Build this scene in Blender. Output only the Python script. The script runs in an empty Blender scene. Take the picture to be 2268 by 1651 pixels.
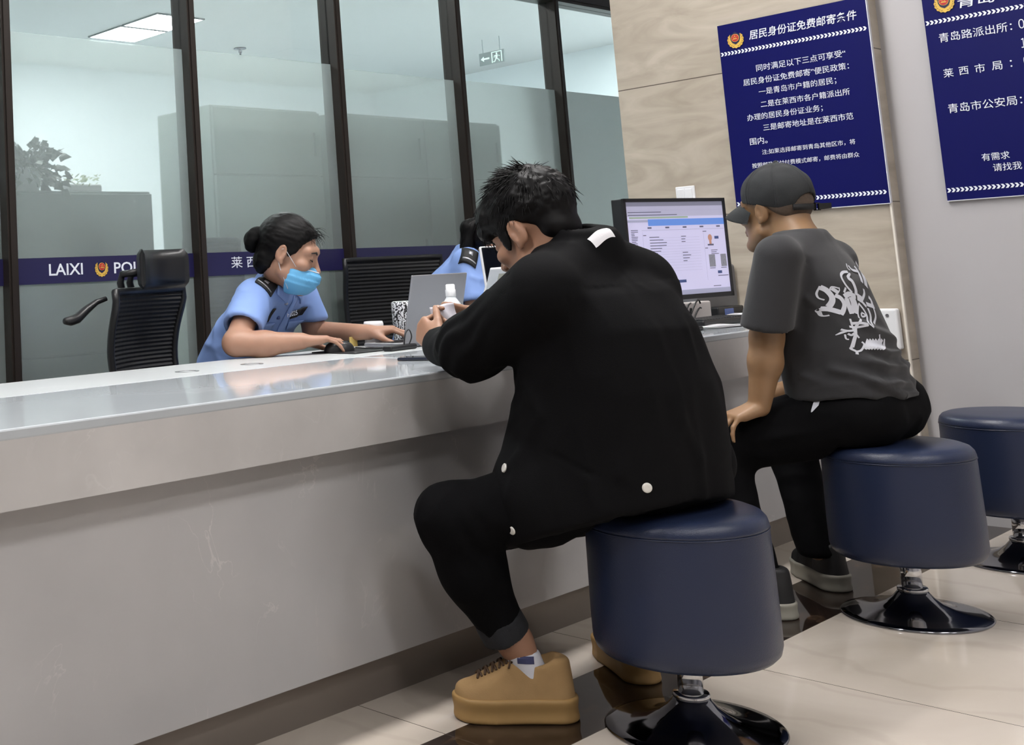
import bpy, bmesh, math, random
import numpy as np
from mathutils import Vector, Matrix
from mathutils.bvhtree import BVHTree

# ------------------------------------------------------------------ camera
S = bpy.context.scene
COL = S.collection
cam_d = bpy.data.cameras.new('camera')
cam = bpy.data.objects.new('camera', cam_d)
COL.objects.link(cam)
def cam_axes(yaw, pit, rol):
    cy, sy, cp, sp, cr, sr = math.cos(yaw), math.sin(yaw), math.cos(pit), math.sin(pit), math.cos(rol), math.sin(rol)
    fwd = Vector((sy * cp, cy * cp, sp)); right = Vector((cy, -sy, 0)); up = right.cross(fwd)
    r2 = right * cr + up * sr; u2 = up * cr - right * sr
    return r2, u2, -fwd
_r, _u, _b = cam_axes(0.6745470, 0.1194358, -0.0510058)
cam.matrix_world = Matrix(((_r.x, _u.x, _b.x, 0), (_r.y, _u.y, _b.y, 0), (_r.z, _u.z, _b.z, 1.032), (0, 0, 0, 1)))
cam_d.sensor_width = 36.0
cam_d.lens = 41.6138
cam_d.shift_x = 0.3310876
cam_d.shift_y = -0.2253575
cam_d.clip_start = 0.05
S.camera = cam

# ------------------------------------------------------------------ world, exposure
S.view_settings.view_transform = 'Standard'
S.view_settings.look = 'None'
S.view_settings.exposure = 1.0
S.view_settings.gamma = 1.0
S.view_settings.use_curve_mapping = False
S.cycles.use_denoising = True
S.cycles.max_bounces = 10
S.cycles.transparent_max_bounces = 16
S.cycles.transmission_bounces = 10
W = bpy.data.worlds.new('world'); S.world = W
W.use_nodes = True
_bg = W.node_tree.nodes.get('Background') or W.node_tree.nodes.new('ShaderNodeBackground')
_bg.inputs['Color'].default_value = (0.80, 0.86, 1.0, 1)
_bg.inputs['Strength'].default_value = 0.30

def lin(c):
    if isinstance(c, str):
        c = c.lstrip('#'); c = [int(c[i:i + 2], 16) / 255 for i in (0, 2, 4)]
    return tuple((x / 12.92 if x <= 0.04045 else ((x + 0.055) / 1.055) ** 2.4) for x in c[:3])

# ------------------------------------------------------------------ large lights (the ceiling's lamps)
CEIL = 3.64
FRONT_PANELS = [(3.2, -0.9), (1.2, -0.9), (3.2, -2.7), (1.2, -2.7), (-0.8, -0.9)]
STRIPS = [(-0.9, 2.13), (0.9, 2.13), (2.6, 2.13), (3.9, 2.13)]   # linear lamps over the counter
BACK_PANELS = [(7.22, 9.69), (7.22, 9.085), (2.6, 5.6), (5.2, 5.6), (7.8, 5.6), (2.8, 8.95), (10.3, 5.0), (11.5, 4.9), (12.6, 4.9), (11.5, 6.0), (12.6, 6.0)]  # visible pair first; the rest are out of view, added to brighten the office
P_FRONT, P_STRIP, P_BACK = 17.0, 42.0, 37.0   # emission strength of the light panels

# ------------------------------------------------------------------ helpers: materials
MATS = {}
def mat(name, col, rough=0.5, metal=0.0, spec=0.5, bump=0.0, bscale=200.0, var=0.0, vscale=6.0, coat=0.0, emit=None, estr=0.0, sheen=0.0, stretch=None, sss=0.0):
    if name in MATS: return MATS[name]
    m = bpy.data.materials.new(name); m.use_nodes = True
    nt = m.node_tree; b = nt.nodes['Principled BSDF']
    c = lin(col)
    b.inputs['Base Color'].default_value = (*c, 1)
    b.inputs['Roughness'].default_value = rough
    b.inputs['Metallic'].default_value = metal
    b.inputs['Specular IOR Level'].default_value = spec
    if coat: b.inputs['Coat Weight'].default_value = coat; b.inputs['Coat Roughness'].default_value = 0.08
    if sheen: b.inputs['Sheen Weight'].default_value = sheen
    if sss:
        b.inputs['Subsurface Weight'].default_value = sss
        b.inputs['Subsurface Radius'].default_value = (1.0, 0.35, 0.2)
        b.inputs['Subsurface Scale'].default_value = 0.006
    if emit is not None:
        b.inputs['Emission Color'].default_value = (*lin(emit), 1); b.inputs['Emission Strength'].default_value = estr
    tc = None
    if bump or var:
        tc = nt.nodes.new('ShaderNodeTexCoord'); src = tc.outputs['Object']
        if stretch:
            mp = nt.nodes.new('ShaderNodeMapping'); mp.inputs['Scale'].default_value = stretch
            nt.links.new(src, mp.inputs['Vector']); src = mp.outputs['Vector']
    if var:
        n = nt.nodes.new('ShaderNodeTexNoise'); n.inputs['Scale'].default_value = vscale; n.inputs['Detail'].default_value = 4
        nt.links.new(src, n.inputs['Vector'])
        r = nt.nodes.new('ShaderNodeMapRange'); r.inputs['From Min'].default_value = .3; r.inputs['From Max'].default_value = .7
        r.inputs['To Min'].default_value = 1 - var; r.inputs['To Max'].default_value = 1 + var
        nt.links.new(n.outputs['Fac'], r.inputs['Value'])
        mx = nt.nodes.new('ShaderNodeVectorMath'); mx.operation = 'SCALE'; mx.inputs[0].default_value = c
        nt.links.new(r.outputs['Result'], mx.inputs['Scale']); nt.links.new(mx.outputs['Vector'], b.inputs['Base Color'])
    if bump:
        n = nt.nodes.new('ShaderNodeTexNoise'); n.inputs['Scale'].default_value = bscale; n.inputs['Detail'].default_value = 3
        nt.links.new(src, n.inputs['Vector'])
        bp = nt.nodes.new('ShaderNodeBump'); bp.inputs['Strength'].default_value = bump; bp.inputs['Distance'].default_value = 0.002
        nt.links.new(n.outputs['Fac'], bp.inputs['Height']); nt.links.new(bp.outputs['Normal'], b.inputs['Normal'])
    MATS[name] = m
    return m

def N(nt, t, **k):
    n = nt.nodes.new(t)
    for a, v in k.items():
        if a.startswith('_'): setattr(n, a[1:], v)
        else: n.inputs[a].default_value = v
    return n

def stone_mat(name, base, vein, rough, vscale=2.2, vamt=0.5, cloud=0.06, width=0.012, warp=0.6, bandy=None, coat=0.0):
    """polished stone: clouded base colour with thin warped veins"""
    m = bpy.data.materials.new(name); m.use_nodes = True; nt = m.node_tree; b = nt.nodes['Principled BSDF']; L = nt.links.new
    tc = N(nt, 'ShaderNodeTexCoord')
    n1 = N(nt, 'ShaderNodeTexNoise', Scale=vscale, Detail=6.0, Distortion=warp)
    L(tc.outputs['Object'], n1.inputs['Vector'])
    s = N(nt, 'ShaderNodeMath', _operation='SUBTRACT'); s.inputs[1].default_value = 0.5; L(n1.outputs['Fac'], s.inputs[0])
    a = N(nt, 'ShaderNodeMath', _operation='ABSOLUTE'); L(s.outputs[0], a.inputs[0])
    r = N(nt, 'ShaderNodeMapRange'); r.inputs['From Min'].default_value = 0; r.inputs['From Max'].default_value = width
    r.inputs['To Min'].default_value = 1; r.inputs['To Max'].default_value = 0; L(a.outputs[0], r.inputs['Value'])
    n2 = N(nt, 'ShaderNodeTexNoise', Scale=vscale * 1.7, Detail=3.0); L(tc.outputs['Object'], n2.inputs['Vector'])
    r2 = N(nt, 'ShaderNodeMapRange'); r2.inputs['From Min'].default_value = .5; r2.inputs['From Max'].default_value = .68; L(n2.outputs['Fac'], r2.inputs['Value'])
    ml = N(nt, 'ShaderNodeMath', _operation='MULTIPLY'); L(r.outputs[0], ml.inputs[0]); L(r2.outputs[0], ml.inputs[1])
    ml2 = N(nt, 'ShaderNodeMath', _operation='MULTIPLY'); ml2.inputs[1].default_value = vamt; L(ml.outputs[0], ml2.inputs[0])
    n3 = N(nt, 'ShaderNodeTexNoise', Scale=vscale * .9, Detail=5.0); L(tc.outputs['Object'], n3.inputs['Vector'])
    r3 = N(nt, 'ShaderNodeMapRange'); r3.inputs['From Min'].default_value = .3; r3.inputs['From Max'].default_value = .7
    r3.inputs['To Min'].default_value = 1 - cloud; r3.inputs['To Max'].default_value = 1 + cloud; L(n3.outputs['Fac'], r3.inputs['Value'])
    sc = N(nt, 'ShaderNodeVectorMath', _operation='SCALE'); sc.inputs[0].default_value = lin(base); L(r3.outputs[0], sc.inputs['Scale'])
    mx = N(nt, 'ShaderNodeMixRGB'); mx.inputs['Color2'].default_value = (*lin(vein), 1); L(sc.outputs[0], mx.inputs['Color1']); L(ml2.outputs[0], mx.inputs['Fac'])
    L(mx.outputs[0], b.inputs['Base Color']); b.inputs['Roughness'].default_value = rough
    if coat: b.inputs['Coat Weight'].default_value = coat
    MATS[name] = m
    return m

# ------------------------------------------------------------------ helpers: objects
def mesh_obj(name, verts, faces, m, parent=None, smooth=False, org=None):
    """one mesh object; verts are world coordinates, shifted by the origin of the thing they belong to"""
    if org is None:
        org = parent.get('_org') if parent is not None else None
    v = np.asarray(verts, float)
    if org is not None: v = v - np.asarray(org, float)
    me = bpy.data.meshes.new(name)
    me.from_pydata(v.tolist(), [], [list(map(int, f)) for f in faces])
    me.materials.append(m)
    if smooth: me.polygons.foreach_set('use_smooth', [True] * len(me.polygons))
    me.update()
    o = bpy.data.objects.new(name, me); COL.objects.link(o)
    if parent is not None:
        o.parent = parent
        if parent.get('_org') is not None: o['_org'] = parent['_org']
    elif org is not None:
        o.location = org; o['_org'] = list(map(float, org))
    return o

def tag(o, label=None, cat=None, group=None, kind=None):
    if label: o['label'] = label
    if cat: o['category'] = cat
    if group: o['group'] = group
    if kind: o['kind'] = kind
    return o

def thing(name, label, cat, org, group=None):
    o = bpy.data.objects.new(name, None); COL.objects.link(o)
    o.location = org; o['_org'] = list(map(float, org)); o.empty_display_size = 0.1
    return tag(o, label, cat, group)

def struct(o, label=None):
    o['kind'] = 'structure'
    if label: o['label'] = label
    return o

class MB:
    """collects shapes of one part"""
    def __init__(s): s.v = []; s.f = []
    def add(s, v, f):
        n = len(s.v); s.v += [tuple(map(float, p)) for p in v]; s.f += [[i + n for i in q] for q in f]; return s
    def box(s, lo, hi, M=None):
        x0, y0, z0 = lo; x1, y1, z1 = hi
        v = [(x0, y0, z0), (x1, y0, z0), (x1, y1, z0), (x0, y1, z0), (x0, y0, z1), (x1, y0, z1), (x1, y1, z1), (x0, y1, z1)]
        if M is not None: v = [tuple(M @ Vector(p)) for p in v]
        return s.add(v, [(0, 3, 2, 1), (4, 5, 6, 7), (0, 1, 5, 4), (1, 2, 6, 5), (2, 3, 7, 6), (3, 0, 4, 7)])
    def rbox(s, lo, hi, r, seg=3, M=None):
        """box with rounded edges"""
        bm = bmesh.new(); bmesh.ops.create_cube(bm, size=1)
        lo = Vector(lo); hi = Vector(hi)
        for p in bm.verts: p.co = Vector(((lo[i] + hi[i]) / 2 + p.co[i] * (hi[i] - lo[i]) for i in range(3)))
        bmesh.ops.bevel(bm, geom=bm.edges[:], offset=r, segments=seg, affect='EDGES', profile=0.5)
        bm.verts.index_update()
        v = [tuple(M @ p.co) if M is not None else tuple(p.co) for p in bm.verts]; f = [[q.index for q in g.verts] for g in bm.faces]
        bm.free(); return s.add(v, f)
    def lathe(s, prof, c, seg=48, M=None, cap=True):
        v = []; f = []; n = len(prof)
        for i in range(seg):
            a = 2 * math.pi * i / seg
            for (r, z) in prof:
                p = Vector((r * math.cos(a), r * math.sin(a), z))
                if M is not None: p = M @ p
                v.append((p.x + c[0], p.y + c[1], p.z + c[2]))
        for i in range(seg):
            j = (i + 1) % seg
            for k in range(n - 1): f.append((i * n + k, j * n + k, j * n + k + 1, i * n + k + 1))
        if cap:
            if prof[0][0] > 1e-6: f.append([i * n for i in range(seg)][::-1])
            if prof[-1][0] > 1e-6: f.append([i * n + n - 1 for i in range(seg)])
        return s.add(v, f)
    def tube(s, pts, r, seg=8, closed=False):
        pts = [Vector(p) for p in pts]; n = len(pts); rs = r if hasattr(r, '__len__') else [r] * n
        v = []; f = []; up = None
        for i, p in enumerate(pts):
            a = pts[i - 1] if (i > 0 or closed) else pts[i]; b = pts[(i + 1) % n] if (i < n - 1 or closed) else pts[i]
            t = (b - a).normalized() if (b - a).length > 1e-9 else Vector((0, 0, 1))
            if up is None: up = Vector((0, 0, 1)) if abs(t.z) < .9 else Vector((1, 0, 0))
            x = t.cross(up); x = x.normalized() if x.length > 1e-6 else t.orthogonal().normalized(); up = x.cross(t)
            for k in range(seg):
                w = 2 * math.pi * k / seg; v.append(p + (x * math.cos(w) + up * math.sin(w)) * rs[i])
        m = n if closed else n - 1
        for i in range(m):
            for k in range(seg):
                k2 = (k + 1) % seg; j = (i + 1) % n
                f.append((i * seg + k, i * seg + k2, j * seg + k2, j * seg + k))
        if not closed: f.append(list(range(seg))[::-1]); f.append([(n - 1) * seg + k for k in range(seg)])
        return s.add(v, f)
    def build(s, name, m, parent=None, smooth=False, org=None, auto=None):
        o = mesh_obj(name, s.v, s.f, m, parent, smooth, org)
        if auto is not None: shade_auto(o, auto)
        return o

def shade_auto(o, deg):
    me = o.data
    me.polygons.foreach_set('use_smooth', [True] * len(me.polygons))
    bm = bmesh.new(); bm.from_mesh(me); lim = math.radians(deg)
    for e in bm.edges:
        if len(e.link_faces) == 2 and e.calc_face_angle(0) > lim: e.smooth = False
    bm.to_mesh(me); bm.free()

def smooth(pts, n=6):
    P = [Vector(p) for p in pts]; out = []
    for i in range(len(P) - 1):
        a, b, c, d = P[max(0, i - 1)], P[i], P[i + 1], P[min(len(P) - 1, i + 2)]
        for k in range(n):
            t = k / n; out.append(.5 * (2 * b + (c - a) * t + (2 * a - 5 * b + 4 * c - d) * t * t + (3 * b - a - 3 * c + d) * t ** 3))
    return out + [P[-1]]

def frame(origin, x, y):
    x = Vector(x).normalized(); z = x.cross(Vector(y)).normalized(); y = z.cross(x)
    M = Matrix((x, y, z)).transposed().to_4x4(); M.translation = Vector(origin); return M

def text_obj(name, s, m, parent, left, right, up, n, size=None, h=None, lift=0.0012, shear=0.0, bold=0.0):
    """lettering: flat glyphs standing at their place, running from left to right"""
    cu = bpy.data.curves.new('lettering', 'FONT'); cu.body = s; cu.size = 1.0; cu.shear = shear; cu.offset = bold
    cu.resolution_u = 3; cu.extrude = 0.004
    t = bpy.data.objects.new('tmp_lettering', cu); COL.objects.link(t)
    dg = bpy.context.evaluated_depsgraph_get(); dg.update()
    me = bpy.data.meshes.new_from_object(t.evaluated_get(dg))
    v = np.array([p.co[:] for p in me.vertices]); f = [list(p.vertices) for p in me.polygons]
    bpy.data.objects.remove(t); bpy.data.curves.remove(cu); bpy.data.meshes.remove(me)
    if len(v) == 0: return None
    left = Vector(left); right = Vector(right); up = Vector(up).normalized(); n = Vector(n).normalized()
    d = right - left; Lx = d.length; d.normalize()
    w = v[:, 0].max() - v[:, 0].min(); hh = v[:, 1].max() - v[:, 1].min()
    k = Lx / w; ky = k if h is None else h / hh
    X = (v[:, 0] - v[:, 0].min()) * k; Y = (v[:, 1] - (v[:, 1].max() + v[:, 1].min()) / 2) * ky; Z = v[:, 2] * 0.12 + lift
    P = np.array(left)[None] + X[:, None] * np.array(d)[None] + Y[:, None] * np.array(up)[None] + Z[:, None] * np.array(n)[None]
    return mesh_obj(name, P, f, m, parent)
# ------------------------------------------------------------------ materials
WHITE = mat('white_paint', '#adabad', .55, var=.02, vscale=1.5)
CEILM = mat('ceiling_white', '#cfd2d2', .8)
CEILB = mat('ceiling_grey_white', '#c3c6c7', .8)
BACKW = mat('bright_white_paint', '#e6edf0', .8)
MULL = mat('dark_bronze_aluminium', '#2c2724', .4, metal=.2, spec=.3)
NAVYF = mat('navy_film', '#211f47', .35)
LETW = mat('white_lettering', '#dfe4ee', .5)
CHROME = mat('chrome', '#d9dadd', .09, metal=1.0)
CHROMED = mat('dark_chrome', '#8d8e94', .07, metal=1.0)
LEATHER = mat('navy_leatherette', '#1e2740', .34, bump=.25, bscale=420, spec=.45)
BLACKP = mat('black_plastic', '#141518', .38)
BLACKM = mat('black_mesh_fabric', '#101114', .7)
GREYP = mat('grey_plastic', '#5d5d60', .45)
DGREYP = mat('dark_grey_plastic', '#2a2b2f', .4)
WHITEP = mat('white_plastic', '#dcdde0', .3)
SILVER = mat('silver_aluminium', '#9b9b9f', .32, metal=.6)
PAPER = mat('white_paper', '#dcdbe0', .7)
CREAM = mat('cream_paper', '#cfc8b8', .75)
CABM = mat('grey_cabinet_steel', '#8d9995', .5)
CABD = mat('grey_green_cabinet_steel', '#6f7b77', .5)
BOARD = mat('royal_blue_board', '#060950', .4, spec=.2)
BOARDE = mat('white_board_edge', '#c9ccd6', .5)
GOLD = mat('gold_print', '#d6b04e', .5)
REDP = mat('red_print', '#b3202a', .5)
NAVYP = mat('dark_navy_print', '#141640', .5)

def floor_mat():
    m = bpy.data.materials.new('floor_tiles'); m.use_nodes = True; nt = m.node_tree; b = nt.nodes['Principled BSDF']; L = nt.links.new
    tc = N(nt, 'ShaderNodeTexCoord'); sp = N(nt, 'ShaderNodeSeparateXYZ'); L(tc.outputs['Object'], sp.inputs[0])
    def math1(op, a, v=None, c=None):
        n = N(nt, 'ShaderNodeMath', _operation=op)
        for i, q in enumerate((a, v, c)):
            if q is None: continue
            if isinstance(q, (int, float)): n.inputs[i].default_value = q
            else: L(q, n.inputs[i])
        return n.outputs[0]
    x, y = sp.outputs['X'], sp.outputs['Y']
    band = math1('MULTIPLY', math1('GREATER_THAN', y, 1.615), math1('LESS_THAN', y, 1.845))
    n1 = N(nt, 'ShaderNodeTexNoise', Scale=1.6, Detail=7.0, Distortion=.8); L(tc.outputs['Object'], n1.inputs['Vector'])
    cr = N(nt, 'ShaderNodeValToRGB'); L(n1.outputs['Fac'], cr.inputs[0])
    e = cr.color_ramp.elements; e[0].position = .3; e[0].color = (*lin('#b4aa9f'), 1); e[1].position = .75; e[1].color = (*lin('#cdc4ba'), 1)
    w = N(nt, 'ShaderNodeTexWave', Scale=1.3, Distortion=9.0, Detail=4.0); w.wave_type = 'BANDS'; L(tc.outputs['Object'], w.inputs['Vector'])
    wr = N(nt, 'ShaderNodeMapRange'); wr.inputs['From Min'].default_value = .93; wr.inputs['To Max'].default_value = .14; L(w.outputs['Fac'], wr.inputs['Value'])
    mx0 = N(nt, 'ShaderNodeMixRGB'); L(wr.outputs[0], mx0.inputs['Fac']); L(cr.outputs[0], mx0.inputs['Color1']); mx0.inputs['Color2'].default_value = (*lin('#8f8478'), 1)
    n2 = N(nt, 'ShaderNodeTexNoise', Scale=7.0, Detail=8.0, Distortion=1.6); L(tc.outputs['Object'], n2.inputs['Vector'])
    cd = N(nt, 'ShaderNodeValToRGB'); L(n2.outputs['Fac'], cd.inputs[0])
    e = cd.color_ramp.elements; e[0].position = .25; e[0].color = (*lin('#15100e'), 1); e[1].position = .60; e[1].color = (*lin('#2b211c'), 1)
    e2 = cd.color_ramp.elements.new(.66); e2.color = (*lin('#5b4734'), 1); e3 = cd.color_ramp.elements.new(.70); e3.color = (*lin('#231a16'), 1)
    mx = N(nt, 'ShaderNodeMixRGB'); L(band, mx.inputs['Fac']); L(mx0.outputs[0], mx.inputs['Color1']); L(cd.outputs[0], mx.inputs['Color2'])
    # joints
    def joint(q, off, per, wd):
        f = math1('FRACT', math1('DIVIDE', math1('SUBTRACT', q, off), per))
        return math1('GREATER_THAN', math1('ABSOLUTE', math1('SUBTRACT', f, .5)), .5 - wd / per)
    inner = math1('GREATER_THAN', y, 1.845)
    jx = math1('MAXIMUM', math1('MULTIPLY', joint(x, 2.17, .8, .0012), math1('GREATER_THAN', y, 1.615)),
               math1('MULTIPLY', joint(x, 2.24, .8, .0012), math1('LESS_THAN', y, 1.615)))
    jy = math1('MULTIPLY', joint(y, 1.615, .8, .0012), math1('LESS_THAN', y, 1.70))
    jb = math1('LESS_THAN', math1('ABSOLUTE', math1('SUBTRACT', y, 1.845)), .001)
    j = math1('MAXIMUM', math1('MAXIMUM', jx, jy), jb)
    mj = N(nt, 'ShaderNodeMixRGB'); L(j, mj.inputs['Fac']); L(mx.outputs[0], mj.inputs['Color1']); mj.inputs['Color2'].default_value = (*lin('#4a423c'), 1)
    L(mj.outputs[0], b.inputs['Base Color']); b.inputs['Roughness'].default_value = .045; b.inputs['Specular IOR Level'].default_value = .7
    return m

def tile_wall_mat():
    m = bpy.data.materials.new('sandstone_wall_tiles'); m.use_nodes = True; nt = m.node_tree; b = nt.nodes['Principled BSDF']; L = nt.links.new
    tc = N(nt, 'ShaderNodeTexCoord')
    mp = N(nt, 'ShaderNodeMapping'); mp.inputs['Scale'].default_value = (1, 1.0, 3.2); mp.inputs['Rotation'].default_value = (.5, 0, 0); L(tc.outputs['Object'], mp.inputs[0])
    n1 = N(nt, 'ShaderNodeTexNoise', Scale=3.0, Detail=7.0, Distortion=1.3); L(mp.outputs[0], n1.inputs['Vector'])
    cr = N(nt, 'ShaderNodeValToRGB'); L(n1.outputs['Fac'], cr.inputs[0]); e = cr.color_ramp.elements
    e[0].position = .32; e[0].color = (*lin('#9d9385'), 1); e[1].position = .7; e[1].color = (*lin('#b6ad9f'), 1)
    sp = N(nt, 'ShaderNodeSeparateXYZ'); L(tc.outputs['Object'], sp.inputs[0])
    d = N(nt, 'ShaderNodeMath', _operation='DIVIDE'); d.inputs[1].default_value = .604; L(sp.outputs['Z'], d.inputs[0])
    f = N(nt, 'ShaderNodeMath', _operation='FRACT'); L(d.outputs[0], f.inputs[0])
    s = N(nt, 'ShaderNodeMath', _operation='SUBTRACT'); s.inputs[1].default_value = .5; L(f.outputs[0], s.inputs[0])
    a = N(nt, 'ShaderNodeMath', _operation='ABSOLUTE'); L(s.outputs[0], a.inputs[0])
    g = N(nt, 'ShaderNodeMath', _operation='GREATER_THAN'); g.inputs[1].default_value = .4965; L(a.outputs[0], g.inputs[0])
    mj = N(nt, 'ShaderNodeMixRGB'); L(g.outputs[0], mj.inputs['Fac']); L(cr.outputs[0], mj.inputs['Color1']); mj.inputs['Color2'].default_value = (*lin('#4c443b'), 1)
    L(mj.outputs[0], b.inputs['Base Color']); b.inputs['Roughness'].default_value = .38
    bp = N(nt, 'ShaderNodeBump', Strength=.25, Distance=.003); L(n1.outputs['Fac'], bp.inputs['Height']); L(bp.outputs[0], b.inputs['Normal'])
    return m

def clear_glass():
    m = bpy.data.materials.new('clear_glass'); m.use_nodes = True; nt = m.node_tree; nt.nodes.clear(); L = nt.links.new
    o = N(nt, 'ShaderNodeOutputMaterial'); t = N(nt, 'ShaderNodeBsdfTransparent'); t.inputs[0].default_value = (.915, .935, .935, 1)
    g = N(nt, 'ShaderNodeBsdfGlossy', Roughness=.01); g.inputs[0].default_value = (1, 1, 1, 1)
    fr = N(nt, 'ShaderNodeFresnel', IOR=1.5); mx = N(nt, 'ShaderNodeMixShader'); ge = N(nt, 'ShaderNodeNewGeometry')
    iv = N(nt, 'ShaderNodeMath', _operation='SUBTRACT'); iv.inputs[0].default_value = 1.0; L(ge.outputs['Backfacing'], iv.inputs[1])
    ml = N(nt, 'ShaderNodeMath', _operation='MULTIPLY'); L(fr.outputs[0], ml.inputs[0]); L(iv.outputs[0], ml.inputs[1]); L(ml.outputs[0], mx.inputs[0]); L(t.outputs[0], mx.inputs[1]); L(g.outputs[0], mx.inputs[2]); L(mx.outputs[0], o.inputs[0])
    return m

def frosted_glass():
    m = bpy.data.materials.new('frosted_glass_film'); m.use_nodes = True; nt = m.node_tree; nt.nodes.clear(); L = nt.links.new
    o = N(nt, 'ShaderNodeOutputMaterial')
    t = N(nt, 'ShaderNodeBsdfRefraction', IOR=1.12, Roughness=.12); t.inputs[0].default_value = (.945, .96, .95, 1)
    d = N(nt, 'ShaderNodeBsdfTranslucent'); d.inputs[0].default_value = (.62, .72, .72, 1)
    df = N(nt, 'ShaderNodeBsdfDiffuse'); df.inputs[0].default_value = (.60, .67, .665, 1)
    m1 = N(nt, 'ShaderNodeMixShader'); m1.inputs[0].default_value = .5; L(d.outputs[0], m1.inputs[1]); L(df.outputs[0], m1.inputs[2])
    m2 = N(nt, 'ShaderNodeMixShader'); m2.inputs[0].default_value = .31; L(t.outputs[0], m2.inputs[1]); L(m1.outputs[0], m2.inputs[2])
    g = N(nt, 'ShaderNodeBsdfGlossy', Roughness=.22); fr = N(nt, 'ShaderNodeFresnel', IOR=1.35)
    m3 = N(nt, 'ShaderNodeMixShader'); L(fr.outputs[0], m3.inputs[0]); L(m2.outputs[0], m3.inputs[1]); L(g.outputs[0], m3.inputs[2])
    L(m3.outputs[0], o.inputs[0])
    return m

def emis(name, col, s):
    if name in MATS: return MATS[name]
    m = bpy.data.materials.new(name); m.use_nodes = True; b = m.node_tree.nodes['Principled BSDF']
    b.inputs['Base Color'].default_value = (*lin(col), 1); b.inputs['Emission Color'].default_value = (*lin(col), 1); b.inputs['Emission Strength'].default_value = s
    MATS[name] = m
    return m

# ------------------------------------------------------------------ the setting
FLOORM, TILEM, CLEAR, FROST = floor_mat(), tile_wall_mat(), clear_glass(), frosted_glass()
YG = 4.0
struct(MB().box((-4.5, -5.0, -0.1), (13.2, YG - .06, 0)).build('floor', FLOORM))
struct(MB().box((0.2, YG - .06, -0.1), (13.2, 11.6, 0)).build('floor', mat('back_floor', '#c2c6c4', .3)))
struct(MB().box((-4.5, -5.0, CEIL), (5.9, YG - .06, CEIL + .1)).build('ceiling', CEILM))
struct(MB().box((0.2, YG - .06, CEIL), (13.2, 11.6, CEIL + .1)).build('ceiling', CEILB))
struct(MB().box((-4.5, 11.5, 0), (13.2, 11.6, CEIL)).build('wall_rear', BACKW))
struct(MB().box((13.0, 2.95, 0), (13.1, 11.5, CEIL)).build('wall_far_right', BACKW))
struct(MB().box((0.2, YG + .1, 0), (0.3, 11.5, CEIL)).build('wall_far_left', BACKW))
struct(MB().box((-4.6, -5.0, 0), (-4.5, YG + .1, CEIL)).build('wall_left', WHITE))
struct(MB().box((-4.5, -5.1, 0), (5.2, -5.0, CEIL)).build('wall_back', WHITE))
struct(MB().box((5.09, -5.0, 0), (5.6, 1.853, CEIL)).build('wall_right', WHITE))
struct(MB().box((5.0, 1.853, 0), (5.6, 2.941, CEIL)).build('wall_pillar', TILEM))
struct(MB().box((4.992, 1.8475, 0), (5.004, 1.8545, CEIL)).build('trim_1', mat('pale_corner_trim', '#d8d2c8', .4)), 'pale trim on the pillar edge')
struct(MB().box((5.6, 2.85, 0), (13.0, 2.941, CEIL)).build('wall_side', WHITE))
struct(MB().box((5.6, 1.6, 0), (5.7, 2.9, CEIL)).build('wall_corner', WHITE))

# glass partition: mullions, panes with frosted film, navy band with lettering
MX = [1.42, 2.345, 3.291, 4.231, 5.181, 6.121, 7.06, 8.0, 8.94]
ZF, ZT, ZB0, ZB1 = 2.062, 2.588, 1.058, 1.160
wtrim = 0
for i, x in enumerate(MX):
    b = MB().box((x - .021, YG - .055, 0), (x + .021, YG + .055, ZT + .06))
    b.box((x - .012, YG - .062, 0), (x + .012, YG - .055, ZT))
    struct(b.build('trim_%d' % (i + 2), MULL), 'dark bronze mullion of the glass partition')
struct(MB().box((0.3, YG - .055, ZT), (13.0, YG + .055, ZT + .075)).box((0.3, YG - .062, ZT + .02), (13.0, YG - .055, ZT + .05)).build('trim_12', MULL), 'dark bronze top rail of the glass partition')
struct(MB().box((0.3, YG - .04, ZT + .075), (13.0, YG + .04, CEIL)).build('wall_front', WHITE), 'white wall above the glass partition')
struct(MB().box((-4.5, YG - .04, 0), (1.4, YG + .04, CEIL)).build('wall_front', WHITE))
PANES = []
for i in range(len(MX) - 1):
    x0, x1 = MX[i] + .021, MX[i + 1] - .021
    w = bpy.data.objects.new('window_%d' % (i + 1), None); COL.objects.link(w); w['_org'] = [x0, YG, 0.0]; w.location = (x0, YG, 0)
    struct(w)
    dz = [.012, 0, .004, -.012, -.006, -.006, 0, 0][i]
    MB().box((x0, YG - .006, ZF + dz), (x1, YG + .006, ZT)).build('clear_pane', CLEAR, w)
    MB().box((x0, YG - .006, 0.0), (x1, YG - .0055, ZF + dz)).build('frosted_pane', FROST, w)
    lift = .0 if i < 5 else .075
    MB().box((x0, YG - .012, ZB0 + lift), (x1, YG - .009, ZB1 + lift)).build('navy_band', NAVYF, w)
    PANES.append(w)

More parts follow.
